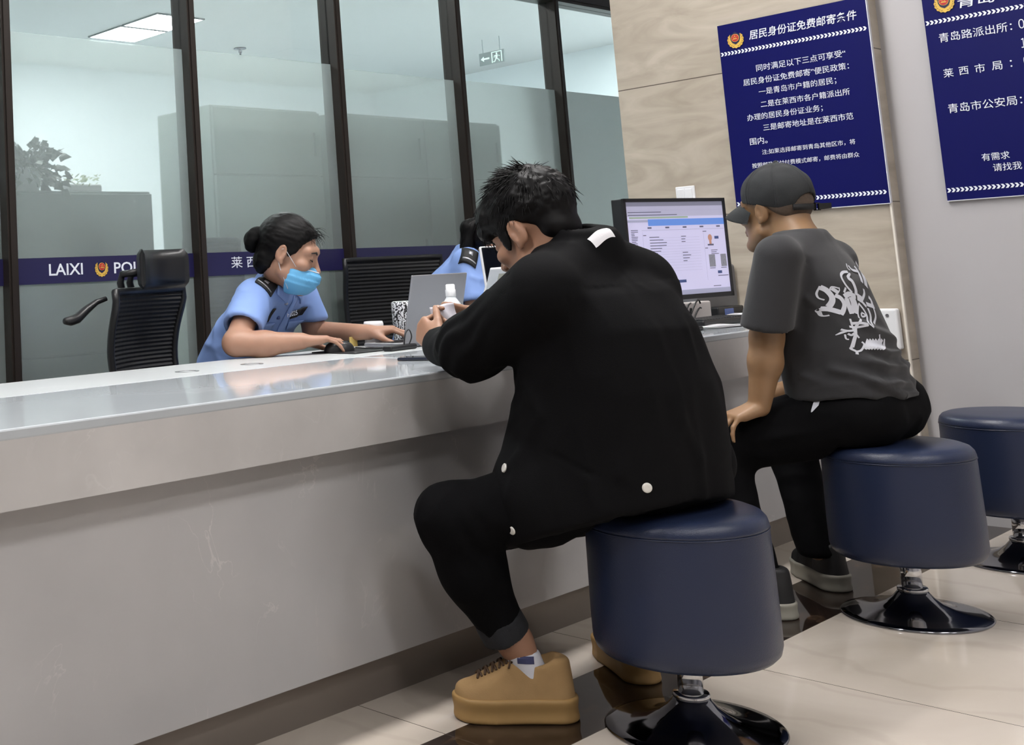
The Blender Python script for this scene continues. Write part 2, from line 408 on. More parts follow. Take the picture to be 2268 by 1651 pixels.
def emblem(parent, c, u, v, r, name='emblem', lift=.001):
    """round police badge: gold wreath, dark shield, red disc with gold marks"""
    c = Vector(c); u = Vector(u).normalized(); v = Vector(v).normalized(); n = u.cross(v)
    def P(x, y, z): return c + u * (x * r) + v * (y * r) + n * (lift + z * .0012)
    def disc(pts, z, m, nm):
        f = MB(); k = len(pts); f.add([P(x, y, z) for x, y in pts] + [P(x, y, z - .6) for x, y in pts], [list(range(k))] + [(i, k + i, k + (i + 1) % k, (i + 1) % k) for i in range(k)])
        return f.build(nm, m, parent)
    T = 2 * math.pi
    w = []
    for i in range(60):
        a = T * i / 60 + math.pi / 2
        rr = 1.0 + .045 * math.sin(a * 15) - (.25 if math.sin(a) > .80 else 0)
        w.append((rr * math.cos(a), rr * math.sin(a) * 1.02 - .08))
    disc(w, 1, GOLD, name)
    sh = [(-.62, .62), (-.3, .72), (0, .98), (.3, .72), (.62, .62), (.6, .0), (.42, -.4), (0, -.66), (-.42, -.4), (-.6, .0)]
    disc(sh, 2, NAVYP, 'shield')
    disc([(.50 * math.cos(T * i / 32), .50 * math.sin(T * i / 32) + .16) for i in range(32)], 3, GOLD, 'ring')
    disc([(.44 * math.cos(T * i / 32), .44 * math.sin(T * i / 32) + .16) for i in range(32)], 4, REDP, 'disc')
    b = MB()
    def star(x, y, q):
        p = []
        for i in range(10):
            a = math.pi / 2 + T * i / 10; rr = q if i % 2 == 0 else q * .42; p.append(P(x + rr * math.cos(a), y + rr * math.sin(a), 5))
        b.add(p, [list(range(10))])
    star(0, .36, .12)
    for dx, dy in ((-.25, .30), (-.15, .22), (.15, .22), (.25, .30)): star(dx, dy, .055)
    for (x0, y0, x1, y1) in ((-.30, -.02, .30, .03), (-.24, .05, .24, .09), (-.16, .11, .16, .14)):
        b.add([P(x0, y0, 5), P(x1, y0, 5), P(x1, y1, 5), P(x0, y1, 5)], [(0, 1, 2, 3)])
    b.build('star', GOLD, parent)
    # wreath leaves
    lf = MB()
    for sgn in (-1, 1):
        for i in range(7):
            a = -math.pi / 2 + sgn * (.35 + i * .30); x, y = .86 * math.cos(a), .86 * math.sin(a) - .06
            d = Vector((math.cos(a + sgn * .9), math.sin(a + sgn * .9))); e = Vector((-d.y, d.x))
            pts = [(x - d.x * .14, y - d.y * .14), (x + e.x * .05, y + e.y * .05), (x + d.x * .16, y + d.y * .16), (x - e.x * .05, y - e.y * .05)]
            lf.add([P(p, q, 1.6) for p, q in pts], [(0, 1, 2, 3)])
    lf.build('wreath', mat('dark_gold_print', '#8f6c28', .5), parent)

yb = YG - .012
text_obj('lettering', 'LAIXI', LETW, PANES[1], (2.530, yb, 1.112), (2.690, yb, 1.112), (0, 0, 1), (0, -1, 0), h=.046, bold=.01)
emblem(PANES[1], (2.782, yb, 1.112), (1, 0, 0), (0, 0, 1), .032, 'badge')
text_obj('lettering', 'POLICE', LETW, PANES[1], (2.845, yb, 1.110), (3.085, yb, 1.110), (0, 0, 1), (0, -1, 0), h=.046, bold=.01)
text_obj('lettering', '莱 西', LETW, PANES[2], (3.485, yb, 1.114), (3.640, yb, 1.114), (0, 0, 1), (0, -1, 0), h=.050, bold=.0)

# ------------------------------------------------------------------ ceiling lamps
PANEL_F, PANEL_B = emis('lamp_panel_warm', '#fdfaf8', P_FRONT), emis('lamp_panel_cool', '#f4faf9', P_BACK)
def lamp(x, y, m, label, group, hx=.3, hy=.3):
    t = thing('ceiling_panel_lamp', label, 'ceiling light', (x, y, CEIL), group)
    MB().box((x - hx + .015, y - hy + .015, CEIL - .012), (x + hx - .015, y + hy - .015, CEIL - .004)).build('diffuser', m, t)
    f = MB()
    for a in ((-hx, -hy, hx, -hy + .015), (-hx, hy - .015, hx, hy), (-hx, -hy + .015, -hx + .015, hy - .015), (hx - .015, -hy + .015, hx, hy - .015)):
        f.box((x + a[0], y + a[1], CEIL - .016), (x + a[2], y + a[3], CEIL))
    f.build('frame', mat('lamp_frame_grey', '#8f9496', .5), t)
for (x, y) in FRONT_PANELS: lamp(x, y, PANEL_F, 'square white panel lamp in the hall ceiling above the customers', 'hall ceiling panel lamps')
PANEL_S = emis('lamp_strip', '#fdfaf8', P_STRIP)
for (x, y) in STRIPS: lamp(x, y, PANEL_S, 'long narrow strip lamp in the hall ceiling over the counter', 'hall ceiling strip lamps', .6, .1)
for k, (x, y) in enumerate(BACK_PANELS):
    lamp(x, y, PANEL_B, ['lit square ceiling panel, the farther away of the touching pair', 'lit square ceiling panel, the nearer of the touching pair'][1 - k] if k < 2 else 'out-of-view square panel lamp added to light the back office', 'paired back office ceiling panels' if k < 2 else 'added out-of-view back office lamps', .3, .29 if k < 2 else .3)
t = thing('sprinkler', 'small ceiling sprinkler head beside the pair of lit panels', 'sprinkler', (7.0, 8.33, CEIL))
hx, hy, hz = 8.86, 9.78, CEIL
t.location = (hx, hy, hz); t['_org'] = [hx, hy, hz]
MB().lathe([(.07, 0), (.07, -.012), (.02, -.02), (.02, -.05), (.012, -.06), (.012, -.09)], (hx, hy, hz), 20).build('body', CHROMED, t, True)
MB().lathe([(.045, -.095), (.045, -.1), (0, -.103)], (hx, hy, hz), 20).build('deflector', CHROMED, t, True)

# pale exit sign hanging from the back office ceiling
ex = (11.2, 8.1, 3.41)
t = thing('exit_sign', 'pale exit sign with running figure and left arrow seen through the glass', 'exit sign', ex)
MB().box((ex[0] - .012, ex[1] - .17, ex[2] - .072), (ex[0], ex[1] + .17, ex[2] + .072)).build('backing', mat('soft_grey_paint', '#a3abab', .8), t)
MB().box((ex[0] - .008, ex[1] - .12, ex[2] + .07), (ex[0] - .002, ex[1] - .114, CEIL)).build('hanger', mat('soft_grey_paint', '#a3abab', .8), t)
MB().box((ex[0] - .008, ex[1] + .114, ex[2] + .07), (ex[0] - .002, ex[1] + .12, CEIL)).build('hanger', mat('soft_grey_paint', '#a3abab', .8), t)
SG = emis('sign_pale_green', '#d4efe2', .5)
q = MB(); X = ex[0] - .014
def sgq(pts):  # pts: (left-right along -y, up)
    n = len(pts); q.add([(X, ex[1] - a * .62, ex[2] + b * .62) for a, b in pts], [list(range(n))])
sgq([(-.24, 0), (-.17, .05), (-.17, .015), (-.05, .015), (-.05, -.015), (-.17, -.015), (-.17, -.05)])
for r in ([(.0, -.1), (.02, -.1), (.02, .1), (.0, .1)], [(.21, -.1), (.23, -.1), (.23, .1), (.21, .1)], [(.02, .085), (.21, .085), (.21, .1), (.02, .1)],
          [(.10, .04), (.13, .04), (.13, .075), (.10, .075)], [(.085, -.03), (.125, -.03), (.14, .035), (.09, .035)], [(.125, .03), (.14, .02), (.18, .0), (.185, .012)],
          [(.05, -.01), (.06, .03), (.09, .03), (.09, .018), (.07, .015), (.062, -.014)], [(.085, -.03), (.11, -.03), (.07, -.09), (.03, -.09), (.03, -.075), (.06, -.075)], [(.10, -.03), (.125, -.03), (.17, -.06), (.17, -.095), (.155, -.095), (.155, -.068)]): sgq(r)
q.build('pictogram', SG, t)

# ------------------------------------------------------------------ back office furniture behind the frosted glass
def cabinet(x0, x1, y0, y1, h, m, label, seam=None, group=None, mullx=()):
    t = thing('filing_cabinet', label, 'cabinet', ((x0 + x1) / 2, (y0 + y1) / 2, 0), group)
    MB().rbox((x0, y0 + .02, 0), (x1, y1, h), .006, 2).build('body', m, t)
    zs = [0.03] + (seam or []) + [h - .01]; xs = [x0] + list(mullx) + [x1]
    for a, b in zip(zs[:-1], zs[1:]):
        for p, r in zip(xs[:-1], xs[1:]):
            d = MB().rbox((p + .005, y0, a + .003), (r - .005, y0 + .02, b - .003), .003, 1).build('door', m, t)
            MB().box((r - .06, y0 - .012, (a + b) / 2 - .06), (r - .045, y0, (a + b) / 2 + .06)).build('handle', m, d)
    return t
cabinet(2.60, 3.335, 4.34, 4.78, 1.463, CABD, 'low grey cabinet behind frosted glass with a plant on top', [.75])
cabinet(3.725, 4.47, 4.34, 4.78, 1.897, CABM, 'tall grey cabinet behind frosted glass, left of the wider one', [.75, 1.55])
cabinet(4.60, 6.02, 4.34, 4.78, 1.90, CABD, 'wide tall grey cabinet behind frosted glass towards the pillar', [.75, 1.55], None, (5.31,))
cabinet(2.0, 2.585, 4.34, 4.78, 1.463, CABD, 'low grey cabinet at the left end of the frosted office row', [.75])

# potted plant
rng = random.Random(4)
t = thing('potted_plant', 'bushy green houseplant on the low cabinet behind frosted glass', 'plant', (2.76, 4.55, 1.463))
MB().lathe([(.06, 0), (.085, .10), (.088, .11), (.08, .11), (.075, .09)], (2.76, 4.52, 1.465), 28).build('pot', WHITEP, t, True)
lf = MB(); st = MB()
GREEN = mat('plant_leaf_green', '#22361f', .5, var=.3, vscale=20)
for i in range(260):
    a = rng.uniform(0, 2 * math.pi); e = rng.uniform(-.3, 1.3); R_ = rng.uniform(.10, .22)
    c = Vector((2.69 + R_ * .95 * math.cos(a) * math.cos(e), 4.40 + R_ * 1.1 * math.sin(a) * math.cos(e), 1.51 + R_ * .80 * math.sin(e)))
    if c.z < 1.475: c.y = 4.27; c.z -= rng.uniform(0, .03)
    s = rng.uniform(.020, .034)
    d = (c - Vector((2.74, 4.52, 1.5))).normalized(); d.z -= .45; d.normalize()
    n = Vector((rng.uniform(-.5, .5), -1, rng.uniform(-.2, .6))).normalized(); e1 = d.cross(n).normalized(); n = e1.cross(d)
    pts = [c - d * s * .8, c - d * s * .3 + e1 * s * .75 - n * .004, c + d * s * .35 + e1 * s * .5, c + d * s * 1.3 - n * .006, c + d * s * .35 - e1 * s * .5, c - d * s * .3 - e1 * s * .75 - n * .004, c + n * .004]
    lf.add(pts, [(0, 1, 6), (1, 2, 6), (2, 3, 6), (3, 4, 6), (4, 5, 6), (5, 0, 6)])
    if i % 4 == 0: st.tube([(2.76, 4.52, 1.56), (Vector((2.76, 4.52, 1.58)) + c) / 2 + Vector((0, 0, .03)), c - d * s * .8], .0025, 5)
lf.build('foliage', GREEN, t); st.build('stem', mat('plant_stem', '#4c5c3a', .6), t)
t = thing('flower_box', 'small pale green trailing plant beside the bushy houseplant', 'plant', (3.02, 4.45, 1.463))
MB().rbox((2.93, 4.42, 1.464), (3.11, 4.50, 1.50), .008).build('trough', WHITEP, t)
lf = MB()
for i in range(60):
    c = Vector((rng.uniform(2.92, 3.12), rng.uniform(4.41, 4.5), rng.uniform(1.49, 1.545))); s = rng.uniform(.01, .018)
    d = Vector((rng.uniform(-1, 1), rng.uniform(-1, 0), rng.uniform(-.3, 1))).normalized(); e1 = d.orthogonal().normalized()
    lf.add([c - d * s, c + e1 * s * .6, c + d * s, c - e1 * s * .6], [(0, 1, 2, 3)])
lf.build('foliage', mat('plant_pale_green', '#a9b98a', .6), t)

# ------------------------------------------------------------------ the service counter
H = 0.7755
STONE = stone_mat('grey_white_counter_stone', '#c6c4c3', '#dcdad9', .16, 4.5, .35, .09, .012, 1.6)
STONE_P = stone_mat('grey_panel_stone', '#b8b7b8', '#dedad8', .2, 3.2, .42, .05, .008, 1.8)
STONE_T = stone_mat('polished_counter_top', '#b9bfc4', '#dfe3e6', .06, 1.6, .35, .06, .02, .8)
STONE_B = stone_mat('matte_counter_strip', '#bfc3c5', '#d9dcdd', .33, 1.6, .3, .04, .02, .8)
t = thing('service_counter', 'long pale stone service counter with deep front slab and dark plinth', 'counter', (2.5, 2.5, 0))
MB().box((-3.0, 2.0, .624), (4.995, 2.03, H - .002)).build('apron', STONE, t)
MB().rbox((-3.0, 1.9985, H - .022), (4.995, 2.60, H), .004, 2).build('countertop', STONE_T, t)
MB().rbox((-3.0, 2.606, H - .022), (4.995, 3.0, H + .0005), .003, 2).build('rear_strip', STONE_B, t)
MB().box((-3.0, 2.600, H - .02), (4.995, 2.606, H + .0007)).build('joint_strip', mat('pale_joint_strip', '#e6e8ea', .25), t)
MB().box((-3.0, 2.075, .104), (4.995, 2.10, .64)).build('front_panel', STONE_P, t)
MB().box((-3.0, 2.108, 0), (4.995, 2.125, .106)).build('plinth', mat('brushed_bronze_plinth', '#7b736c', .34, metal=.35), t)
MB().box((-3.0, 2.10, .60), (4.995, 2.98, .66)).build('underside', STONE, t)
for gx, gy in ((2.20, 2.74), (2.46, 2.745)):
    MB().lathe([(.026, H + .0008), (.026, H + .002), (.035, H + .002), (.036, H + .0008)], (gx, gy, 0), 32, cap=False).build('cable_grommet', mat('grey_grommet', '#8d8f92', .3, metal=.5), t, True)
MB().box((2.772, 2.035, H + .0002), (2.776, 2.60, H + .0009)).build('joint_line', mat('pale_joint_strip', '#e6e8ea', .25), t)

# ------------------------------------------------------------------ stools
def stool(x, y, label, rot=0.0):
    t = thing('bar_stool', label, 'stool', (x, y, 0), 'drum stools along the counter')
    def P(pr): return pr
    MB().lathe([(.186, .0), (.188, .004), (.184, .007), (.163, .010), (.13, .0145), (.098, .022), (.070, .035), (.052, .049), (.041, .062), (.036, .070), (0, .070)], (x, y, 0), 72).build('base', CHROMED, t, True)
    MB().lathe([(.0365, .066), (.039, .069), (.039, .075), (.0365, .078), (.0, .078)], (x, y, 0), 40).build('collar', CHROME, t, True)
    MB().lathe([(.0265, .07), (.0265, .17)], (x, y, 0), 36).build('post', CHROME, t, True)
    s = MB().lathe([(0, .165), (.166, .165), (.181, .168), (.191, .178), (.1955, .194), (.1960, .25), (.1935, .40), (.1925, .4395)], (x, y, 0), 96, cap=False)
    s.build('seat', LEATHER, t, True)
    MB().lathe([(.1925, .4395), (.1905, .4405), (.1905, .4415), (.1930, .4425), (.1930, .448), (.1895, .460), (.181, .470), (.166, .476), (.14, .479), (.0, .4805)], (x, y, 0), 96, cap=False).build('cushion', LEATHER, t, True)
    pip = MB(); pip.tube([(x + .193 * math.cos(2 * math.pi * k / 64), y + .193 * math.sin(2 * math.pi * k / 64), .4405) for k in range(64)], .0016, 6, True)
    pip.build('piping', LEATHER, t, True)
stool(2.568, 1.475, 'round navy drum stool under the man in the black jacket')
stool(3.757, 1.458, 'round navy drum stool under the man in the grey cap')
stool(4.585, 1.43, 'empty round navy drum stool beside the white wall')

# ------------------------------------------------------------------ office chairs
def office_chair(c, face, label, width=.44, top=1.03, head=True, arm=True, group='mesh office chairs', sw=.22):
    fx, fy = face; l = math.hypot(fx, fy); fx, fy = fx / l, fy / l
    M = Matrix(((fy * -1, fx, 0, c[0]), (fx, fy, 0, c[1]), (0, 0, 1, 0), (0, 0, 0, 1)))   # local x = chair's right-hand side mirrored, y = facing
    t = thing('office_chair', label, 'office chair', (c[0], c[1], 0), group)
    def T(p): return tuple(M @ Vector(p))
    w = width / 2; z0, z1 = .58, top
    # curved mesh back with horizontal ribs
    def bk(u, v):   # u -1..1, v 0..1
        ww = w * (.84 + .16 * v)
        return (u * ww, -.20 + .045 * (u * u) - .05 * math.sin(math.pi * min(1, v * 1.1)) - .02 * v, z0 + (z1 - z0) * v)
    f = MB(); nu, nv = 14, 60
    vs = []
    for j in range(nv + 1):
        for i in range(nu + 1):
            p = bk(-1 + 2 * i / nu, j / nv); off = .004 if j % 2 else 0
            vs.append(T((p[0], p[1] + off, p[2])))
    fs = [(j * (nu + 1) + i, j * (nu + 1) + i + 1, (j + 1) * (nu + 1) + i + 1, (j + 1) * (nu + 1) + i) for j in range(nv) for i in range(nu)]
    f.add(vs, fs); o = f.build('backrest', BLACKM, t)
    md = o.modifiers.new('thick', 'SOLIDIFY'); md.thickness = .003
    fr = MB(); loop = [bk(-1 + 2 * i / 10, 1) for i in range(11)] + [bk(1, 1 - k / 14) for k in range(1, 15)] + [bk(1 - 2 * i / 10, 0) for i in range(1, 11)] + [bk(-1, k / 14) for k in range(1, 14)]
    fr.tube([T(p) for p in loop], .013, 8, True); fr.build('back_frame', BLACKP, t, True)
    sp = MB(); sp.tube([T((0, -.27, .95)), T((0, -.30, .80)), T((0, -.29, .62)), T((0, -.20, .47)), T((0, 0, .42))], [.014, .018, .022, .024, .024], 10); sp.build('spine', BLACKP, t, True)
    MB().rbox((-sw, -.20, .43), (sw, .24, .50), .03, 4, M).build('seat', BLACKM, t, True)
    MB().lathe([(.028, .08), (.028, .43)], (c[0], c[1], 0), 20).build('gas_column', BLACKP, t, True)
    for k in range(5):
        a = 2 * math.pi * k / 5 + .3
        e = (c[0] + (.30 if sw > .2 else .13) * math.cos(a), c[1] + (.30 if sw > .2 else .13) * math.sin(a), .07)
        b = MB(); b.tube([(c[0], c[1], .10), e], [.026, .016], 8); leg = b.build('base_leg', BLACKP, t, True)
        MB().lathe([(0, -.011), (.026, -.011), (.03, -.006), (.03, .006), (.026, .011), (0, .011)], (e[0], e[1], .03), 18, Matrix.Rotation(math.pi / 2, 3, 'X').to_4x4()).build('caster', BLACKP, leg, True)
    if head:
        h = MB(); vs = []; nu, nv = 14, 8
        for s in (0, 1):
            for j in range(nv + 1):
                for i in range(nu + 1):
                    u = -1 + 2 * i / nu; v = j / nv
                    r = .5 - abs(v - .5); edge = min(1, r * 6)
                    th = .030 * edge ** .5 * (1 - abs(u) ** 6 * .5)
                    vs.append(T((u * .145 * (.94 + .06 * edge), -.185 + .07 * u * u + (th if s else -th * .4), top + .005 + .135 * v)))
        n = (nu + 1) * (nv + 1); fs = []
        for j in range(nv):
            for i in range(nu):
                a = j * (nu + 1) + i; fs.append((a, a + nu + 1, a + nu + 2, a + 1)); fs.append((n + a, n + a + 1, n + a + nu + 2, n + a + nu + 1))
        rim = [j * (nu + 1) for j in range(nv + 1)] + [nv * (nu + 1) + i for i in range(1, nu + 1)] + [j * (nu + 1) + nu for j in range(nv - 1, -1, -1)] + [i for i in range(nu - 1, 0, -1)]
        for a, b in zip(rim, rim[1:] + rim[:1]): fs.append((a, b, n + b, n + a))
        h.add(vs, fs); h.build('headrest', BLACKP, t, True)
        b = MB(); b.tube([T((-.03, -.26, top - .05)), T((-.03, -.28, top + .03)), T((-.03, -.27, top + .06)), T((-.03, -.20, top + .065))], .013, 8); b.tube([T((.03, -.26, top - .05)), T((.03, -.28, top + .03)), T((.03, -.27, top + .06)), T((.03, -.20, top + .065))], .013, 8)
        b.build('headrest_bracket', BLACKP, t, True)
    if arm:
        for s in (-1, 1):
            a = MB(); a.tube([T((s * .24, -.05, .46)), T((s * .29, -.05, .52)), T((s * .29, -.02, .66))], [.018, .018, .014], 8); a.build('arm_post', BLACKP, t, True)
            MB().rbox((s * .29 - .04, -.14, .66), (s * .29 + .04, .12, .69), .012, 3, M).build('armrest', BLACKP, t, True)
    return t, M
ch, M1 = office_chair((2.57, 3.14), (.35, -.94), 'empty black mesh office chair with headrest behind the left counter', .44, 1.015, True, False)
# the raised arm lever at its left side
a = MB(); a.tube([tuple(M1 @ Vector(p)) for p in ((-.185, -.235, .995), (-.215, -.255, .985), (-.26, -.265, .962), (-.31, -.27, .935), (-.345, -.27, .930), (-.375, -.27, .930))], [.008, .010, .014, .017, .017, .011], 10); a.build('armrest', BLACKP, ch, True)
office_chair((4.30, 3.62), (-.22, -.97), 'black mesh office chair behind the officer with the ponytail', .56, 1.10, False, True)
office_chair((3.53, 4.32), (.10, .99), 'dark blurred chair standing behind the frosted glass by the cabinets', .30, 1.22, False, False, sw=.15)
# ------------------------------------------------------------------ notice boards and wall fittings
def board(name, label, x, y0, y1, z0, z1):
    """a rigid blue board on a wall that faces -x; y0 > y1 is its left end"""
    t = thing(name, label, 'notice board', (x, (y0 + y1) / 2, z0))
    MB().box((x, y1, z0), (x + .012, y0, z1)).build('panel', BOARD, t)
    e = MB()
    e.box((x - .0012, y1 - .003, z0), (x + .013, y1, z1)).box((x - .0012, y1, z0 - .003), (x + .013, y0, z0))
    e.build('edge_strip', BOARDE, t)
    return t
def chevrons(t, x, y0, y1, z, h, step, mirror=False):
    b = MB(); n = int(abs(y0 - y1) / step)
    for i in range(n):
        y = y0 - (i + .1) * step; w = step * .55; a = step * .42; X = x - .0012
        for s in (1, -1):
            pts = [(y, z + s * h / 2), (y - w, z + s * h / 2), (y - w - a, z), (y - a, z)]
            b.add([(X, p, q) for p, q in pts], [(0, 1, 2, 3) if s > 0 else (3, 2, 1, 0)])
    b.build('chevron_border', LETW, t)
RX, UPZ, NX = None, (0, 0, 1), (-1, 0, 0)
def line(t, x, s, y0, y1, z, h=None, shear=0.0, bold=.0, name='lettering'):
    text_obj(name, s, LETW, t, (x, y0, z), (x, y1, z), UPZ, NX, h=h, shear=shear, bold=bold)
px = 4.986
t = board('notice_board', 'blue notice board of white writing behind the man in the cap', px, 2.443, 1.849, 1.202, 2.016)
chevrons(t, px, 2.441, 1.852, 1.889, .016, .0146)
chevrons(t, px, 2.441, 1.852, 1.2455, .016, .0146)
emblem(t, (px - .0015, 2.369, 1.944), (0, -1, 0), (0, 0, 1), .034, 'badge')
line(t, px, '居民身份证免费邮寄条件', 2.312, 1.887, 1.950, .040, .12, .006)
for s, a, b, z in (('同时满足以下三点可享受“', 2.297, 1.944, 1.806), ('居民身份证免费邮寄”便民政策：', 2.357, 1.937, 1.754), ('一是青岛市户籍的居民；', 2.297, 1.990, 1.704),
                   ('二是在莱西市各户籍派出所', 2.295, 1.945, 1.652), ('办理的居民身份证业务；', 2.357, 2.053, 1.602), ('三是邮寄地址是在莱西市范', 2.295, 1.943, 1.554), ('围内。', 2.356, 2.284, 1.502)):
    line(t, px, s, a, b, z, None, 0, .0)
line(t, px, '注:如果选择邮寄到青岛其他区市，将', 2.311, 1.947, 1.4525)
line(t, px, '按照邮政到付付费模式邮寄，邮费将由群众', 2.358, 1.938, 1.400)
bx = 5.076
t = board('notice_board', 'blue notice board of large white writing on the white wall', bx, 1.685, 1.085, 1.196, 2.02)
chevrons(t, bx, 1.683, 1.088, 1.8785, .016, .0146)
chevrons(t, bx, 1.683, 1.088, 1.2345, .016, .0146)
emblem(t, (bx - .0015, 1.610, 1.946), (0, -1, 0), (0, 0, 1), .034, 'badge')
line(t, bx, '青岛公安', 1.566, 1.31, 1.936, .045, .12, .006)
line(t, bx, '青岛路派出所：', 1.643, 1.405, 1.8135, None, 0, .0)
line(t, bx, '０', 1.384, 1.366, 1.8155, .035, 0, .0)
line(t, bx, '１', 1.384, 1.370, 1.745, .035, 0, .0)
for s_, a_, b_ in (('莱', 1.643, 1.610), ('西', 1.591, 1.560), ('市', 1.539, 1.506), ('局', 1.484, 1.451)): line(t, bx, s_, a_, b_, 1.677)
line(t, bx, '：', 1.426, 1.420, 1.677)
line(t, bx, '０', 1.384, 1.366, 1.680, .035, 0, .0)
line(t, bx, '青岛市公安局：', 1.643, 1.405, 1.5415, None, 0, .0)
line(t, bx, '有需求', 1.555, 1.466, 1.346, None, 0, .0)
line(t, bx, '请找我', 1.523, 1.433, 1.3045, None, 0, .0)
# light switch
t = thing('light_switch', 'white double light switch on the stone pillar above the monitor', 'light switch', (4.99, 2.665, 1.315))
MB().rbox((4.990, 2.622, 1.258), (5.0, 2.708, 1.344), .003, 2).build('plate', WHITEP, t)
for a in (2.632, 2.668): MB().rbox((4.986, a, 1.27), (4.9915, a + .031, 1.332), .002, 2).build('rocker', WHITEP, t)
# white box on the pillar
t = thing('wall_box', 'white wall-mounted box on the pillar beside the man in the cap', 'box', (4.97, 2.0, .65))
MB().rbox((4.965, 1.866, .645), (5.0, 2.12, .80), .008, 3).build('cover', WHITEP, t)
MB().lathe([(0, 0), (.006, 0), (.006, .002), (0, .002)], (4.9645, 1.90, .775), 14, Matrix.Rotation(-math.pi / 2, 4, 'Y')).build('keyhole', GREYP, t)

# ------------------------------------------------------------------ things on the counter
HT = H + .0006
def laptop(hinge_l, hinge_r, top_shift, hgt, depth, label, m, openback=True):
    a = Vector(hinge_l); b = Vector(hinge_r); x = (b - a).normalized(); w = (b - a).length
    y = Vector((-x.y, x.x, 0))            # towards the user, behind the lid
    t = thing('laptop', label, 'laptop', tuple((a + b) / 2))
    M = frame(a, x, y)
    MB().rbox((0, 0, .002), (w, depth, .016), .004, 2, M).build('base', m, t)
    k = MB()
    for r in range(5):
        for c in range(12): k.box((.02 + c * (w - .04) / 12, .06 + r * .019 + .0, .016), (.02 + (c + .86) * (w - .04) / 12, .06 + r * .019 + .016, .0175), M)
    k.build('keyboard', BLACKP, t)
    up = (Vector((0, 0, hgt)) - y * top_shift).normalized()
    L = math.hypot(hgt, top_shift)
    M2 = frame(a + Vector((0, 0, .012)), x, up)
    o = MB().rbox((0, 0, -.0035), (w, L, .0035), .0034, 2, M2).build('lid', m, t)
    MB().box((.006, .01, .0036 if False else -.0042), (w - .006, L - .006, -.0035), M2).build('screen', BLACKP, o)
    return t, M2, w, L
lt, LM, lw, ll = laptop((3.125, 2.715, HT), (3.40, 2.70, HT), .062, .232, .19, 'silver laptop with its lid back to the customers', SILVER)
t = thing('signature_pad', 'white tilted touch pad on an arm beside the black-faced tablet', 'touch pad', (3.20, 2.42, HT))
WL = mat('white_laptop_shell', '#c9cdd2', .35)
a_ = Vector((3.160, 2.36, 1.030)); h_ = Vector((3.245, 2.38, .966)); w_ = Vector((.125, -.085, .004))
M = frame(a_, w_, h_ - a_); Lh = (h_ - a_).length
MB().rbox((0, 0, -.005), (.20, Lh, .005), .004, 2, M).build('panel', WL, t)
MB().box((.03, .022, -.0058), (.19, Lh - .02, -.005), M).box((.03, .022, .005), (.19, Lh - .02, .0058), M).build('screen', mat('pad_grey_screen', '#9b9a90', .3), t)
e_ = Vector((3.14, 2.37, .885))
M = frame(h_ + w_ * .2, (e_ - h_), w_); le = (e_ - h_).length
MB().rbox((0, 0, -.008), (le, .10, .008), .006, 2, M).build('arm', WL, t)
MB().rbox((3.13, 2.36, HT), (3.26, 2.50, HT + .014), .005, 2).build('foot', WL, t)
q_ = MB(); q_.tube([(3.185, 2.425, HT + .01), (3.185, 2.425, .90)], .016, 12); q_.build('stand', WL, t, True)
# tablet face-capture terminal
t = thing('tablet_terminal', 'black-faced tablet with white rim facing the man in the black jacket', 'tablet', (3.6, 2.72, HT))
M = frame((3.606, 2.715, .905), Vector((1, -.12, 0)), Vector((.06, .10, 1)))
MB().rbox((0, 0, -.008), (.19, .208, .006), .008, 3, M).build('casing', WHITEP, t)
MB().rbox((.004, .005, .005), (.186, .203, .0085), .003, 2, M).build('screen', mat('black_glass', '#0c0f16', .08), t)
MB().rbox((3.60, 2.73, .775 + .006), (3.70, 2.85, .787), .004, 2).build('foot', WHITEP, t)
s = MB(); s.tube([(3.65, 2.79, .785), (3.65, 2.78, .86), (3.65, 2.74, .96)], .014, 12); s.build('stand', WHITEP, t, True)
# bottle
bx_, by_ = 3.165, 2.53
t = thing('bottle', 'white plastic pump-less bottle with ribbed cap beside the silver laptop', 'bottle', (bx_, by_, HT))
t['label'] = 'white plastic bottle with ribbed cap beside the silver laptop'
MB().lathe([(0, 0), (.026, 0), (.031, .004), (.032, .012), (.032, .128), (.029, .146), (.019, .160), (.0155, .166), (.0155, .172), (0, .172)], (bx_, by_, HT), 48).build('body', mat('milky_white_plastic', '#d5dade', .32, spec=.4), t, True)
MB().lathe([(.0160, .168), (.0168, .170), (.0168, .190), (.0150, .192), (.0150, .206), (.0120, .209), (0, .209)], (bx_, by_, HT), 40).build('cap', WHITEP, t, True)
lb = MB(); seg = 20
for k in range(seg):
    a0 = math.radians(140 + k * 140 / seg); a1 = math.radians(140 + (k + 1) * 140 / seg); r = .0324
    lb.add([(bx_ + r * math.cos(a), by_ + r * math.sin(a), HT + z) for a, z in ((a0, .03), (a1, .03), (a1, .105), (a0, .105))], [(0, 1, 2, 3)])
lb.build('label', mat('pale_blue_label', '#b9ccd8', .5), t, True)
bl = MB()
for k in range(5):
    a0 = math.radians(268 + k * 3.2); r = .0327
    bl.add([(bx_ + r * math.cos(a), by_ + r * math.sin(a), HT + z) for a, z in ((a0, .07), (a0 + .03, .07), (a0 + .03, .10), (a0, .10))], [(0, 1, 2, 3)])
bl.build('barcode', BLACKP, t)
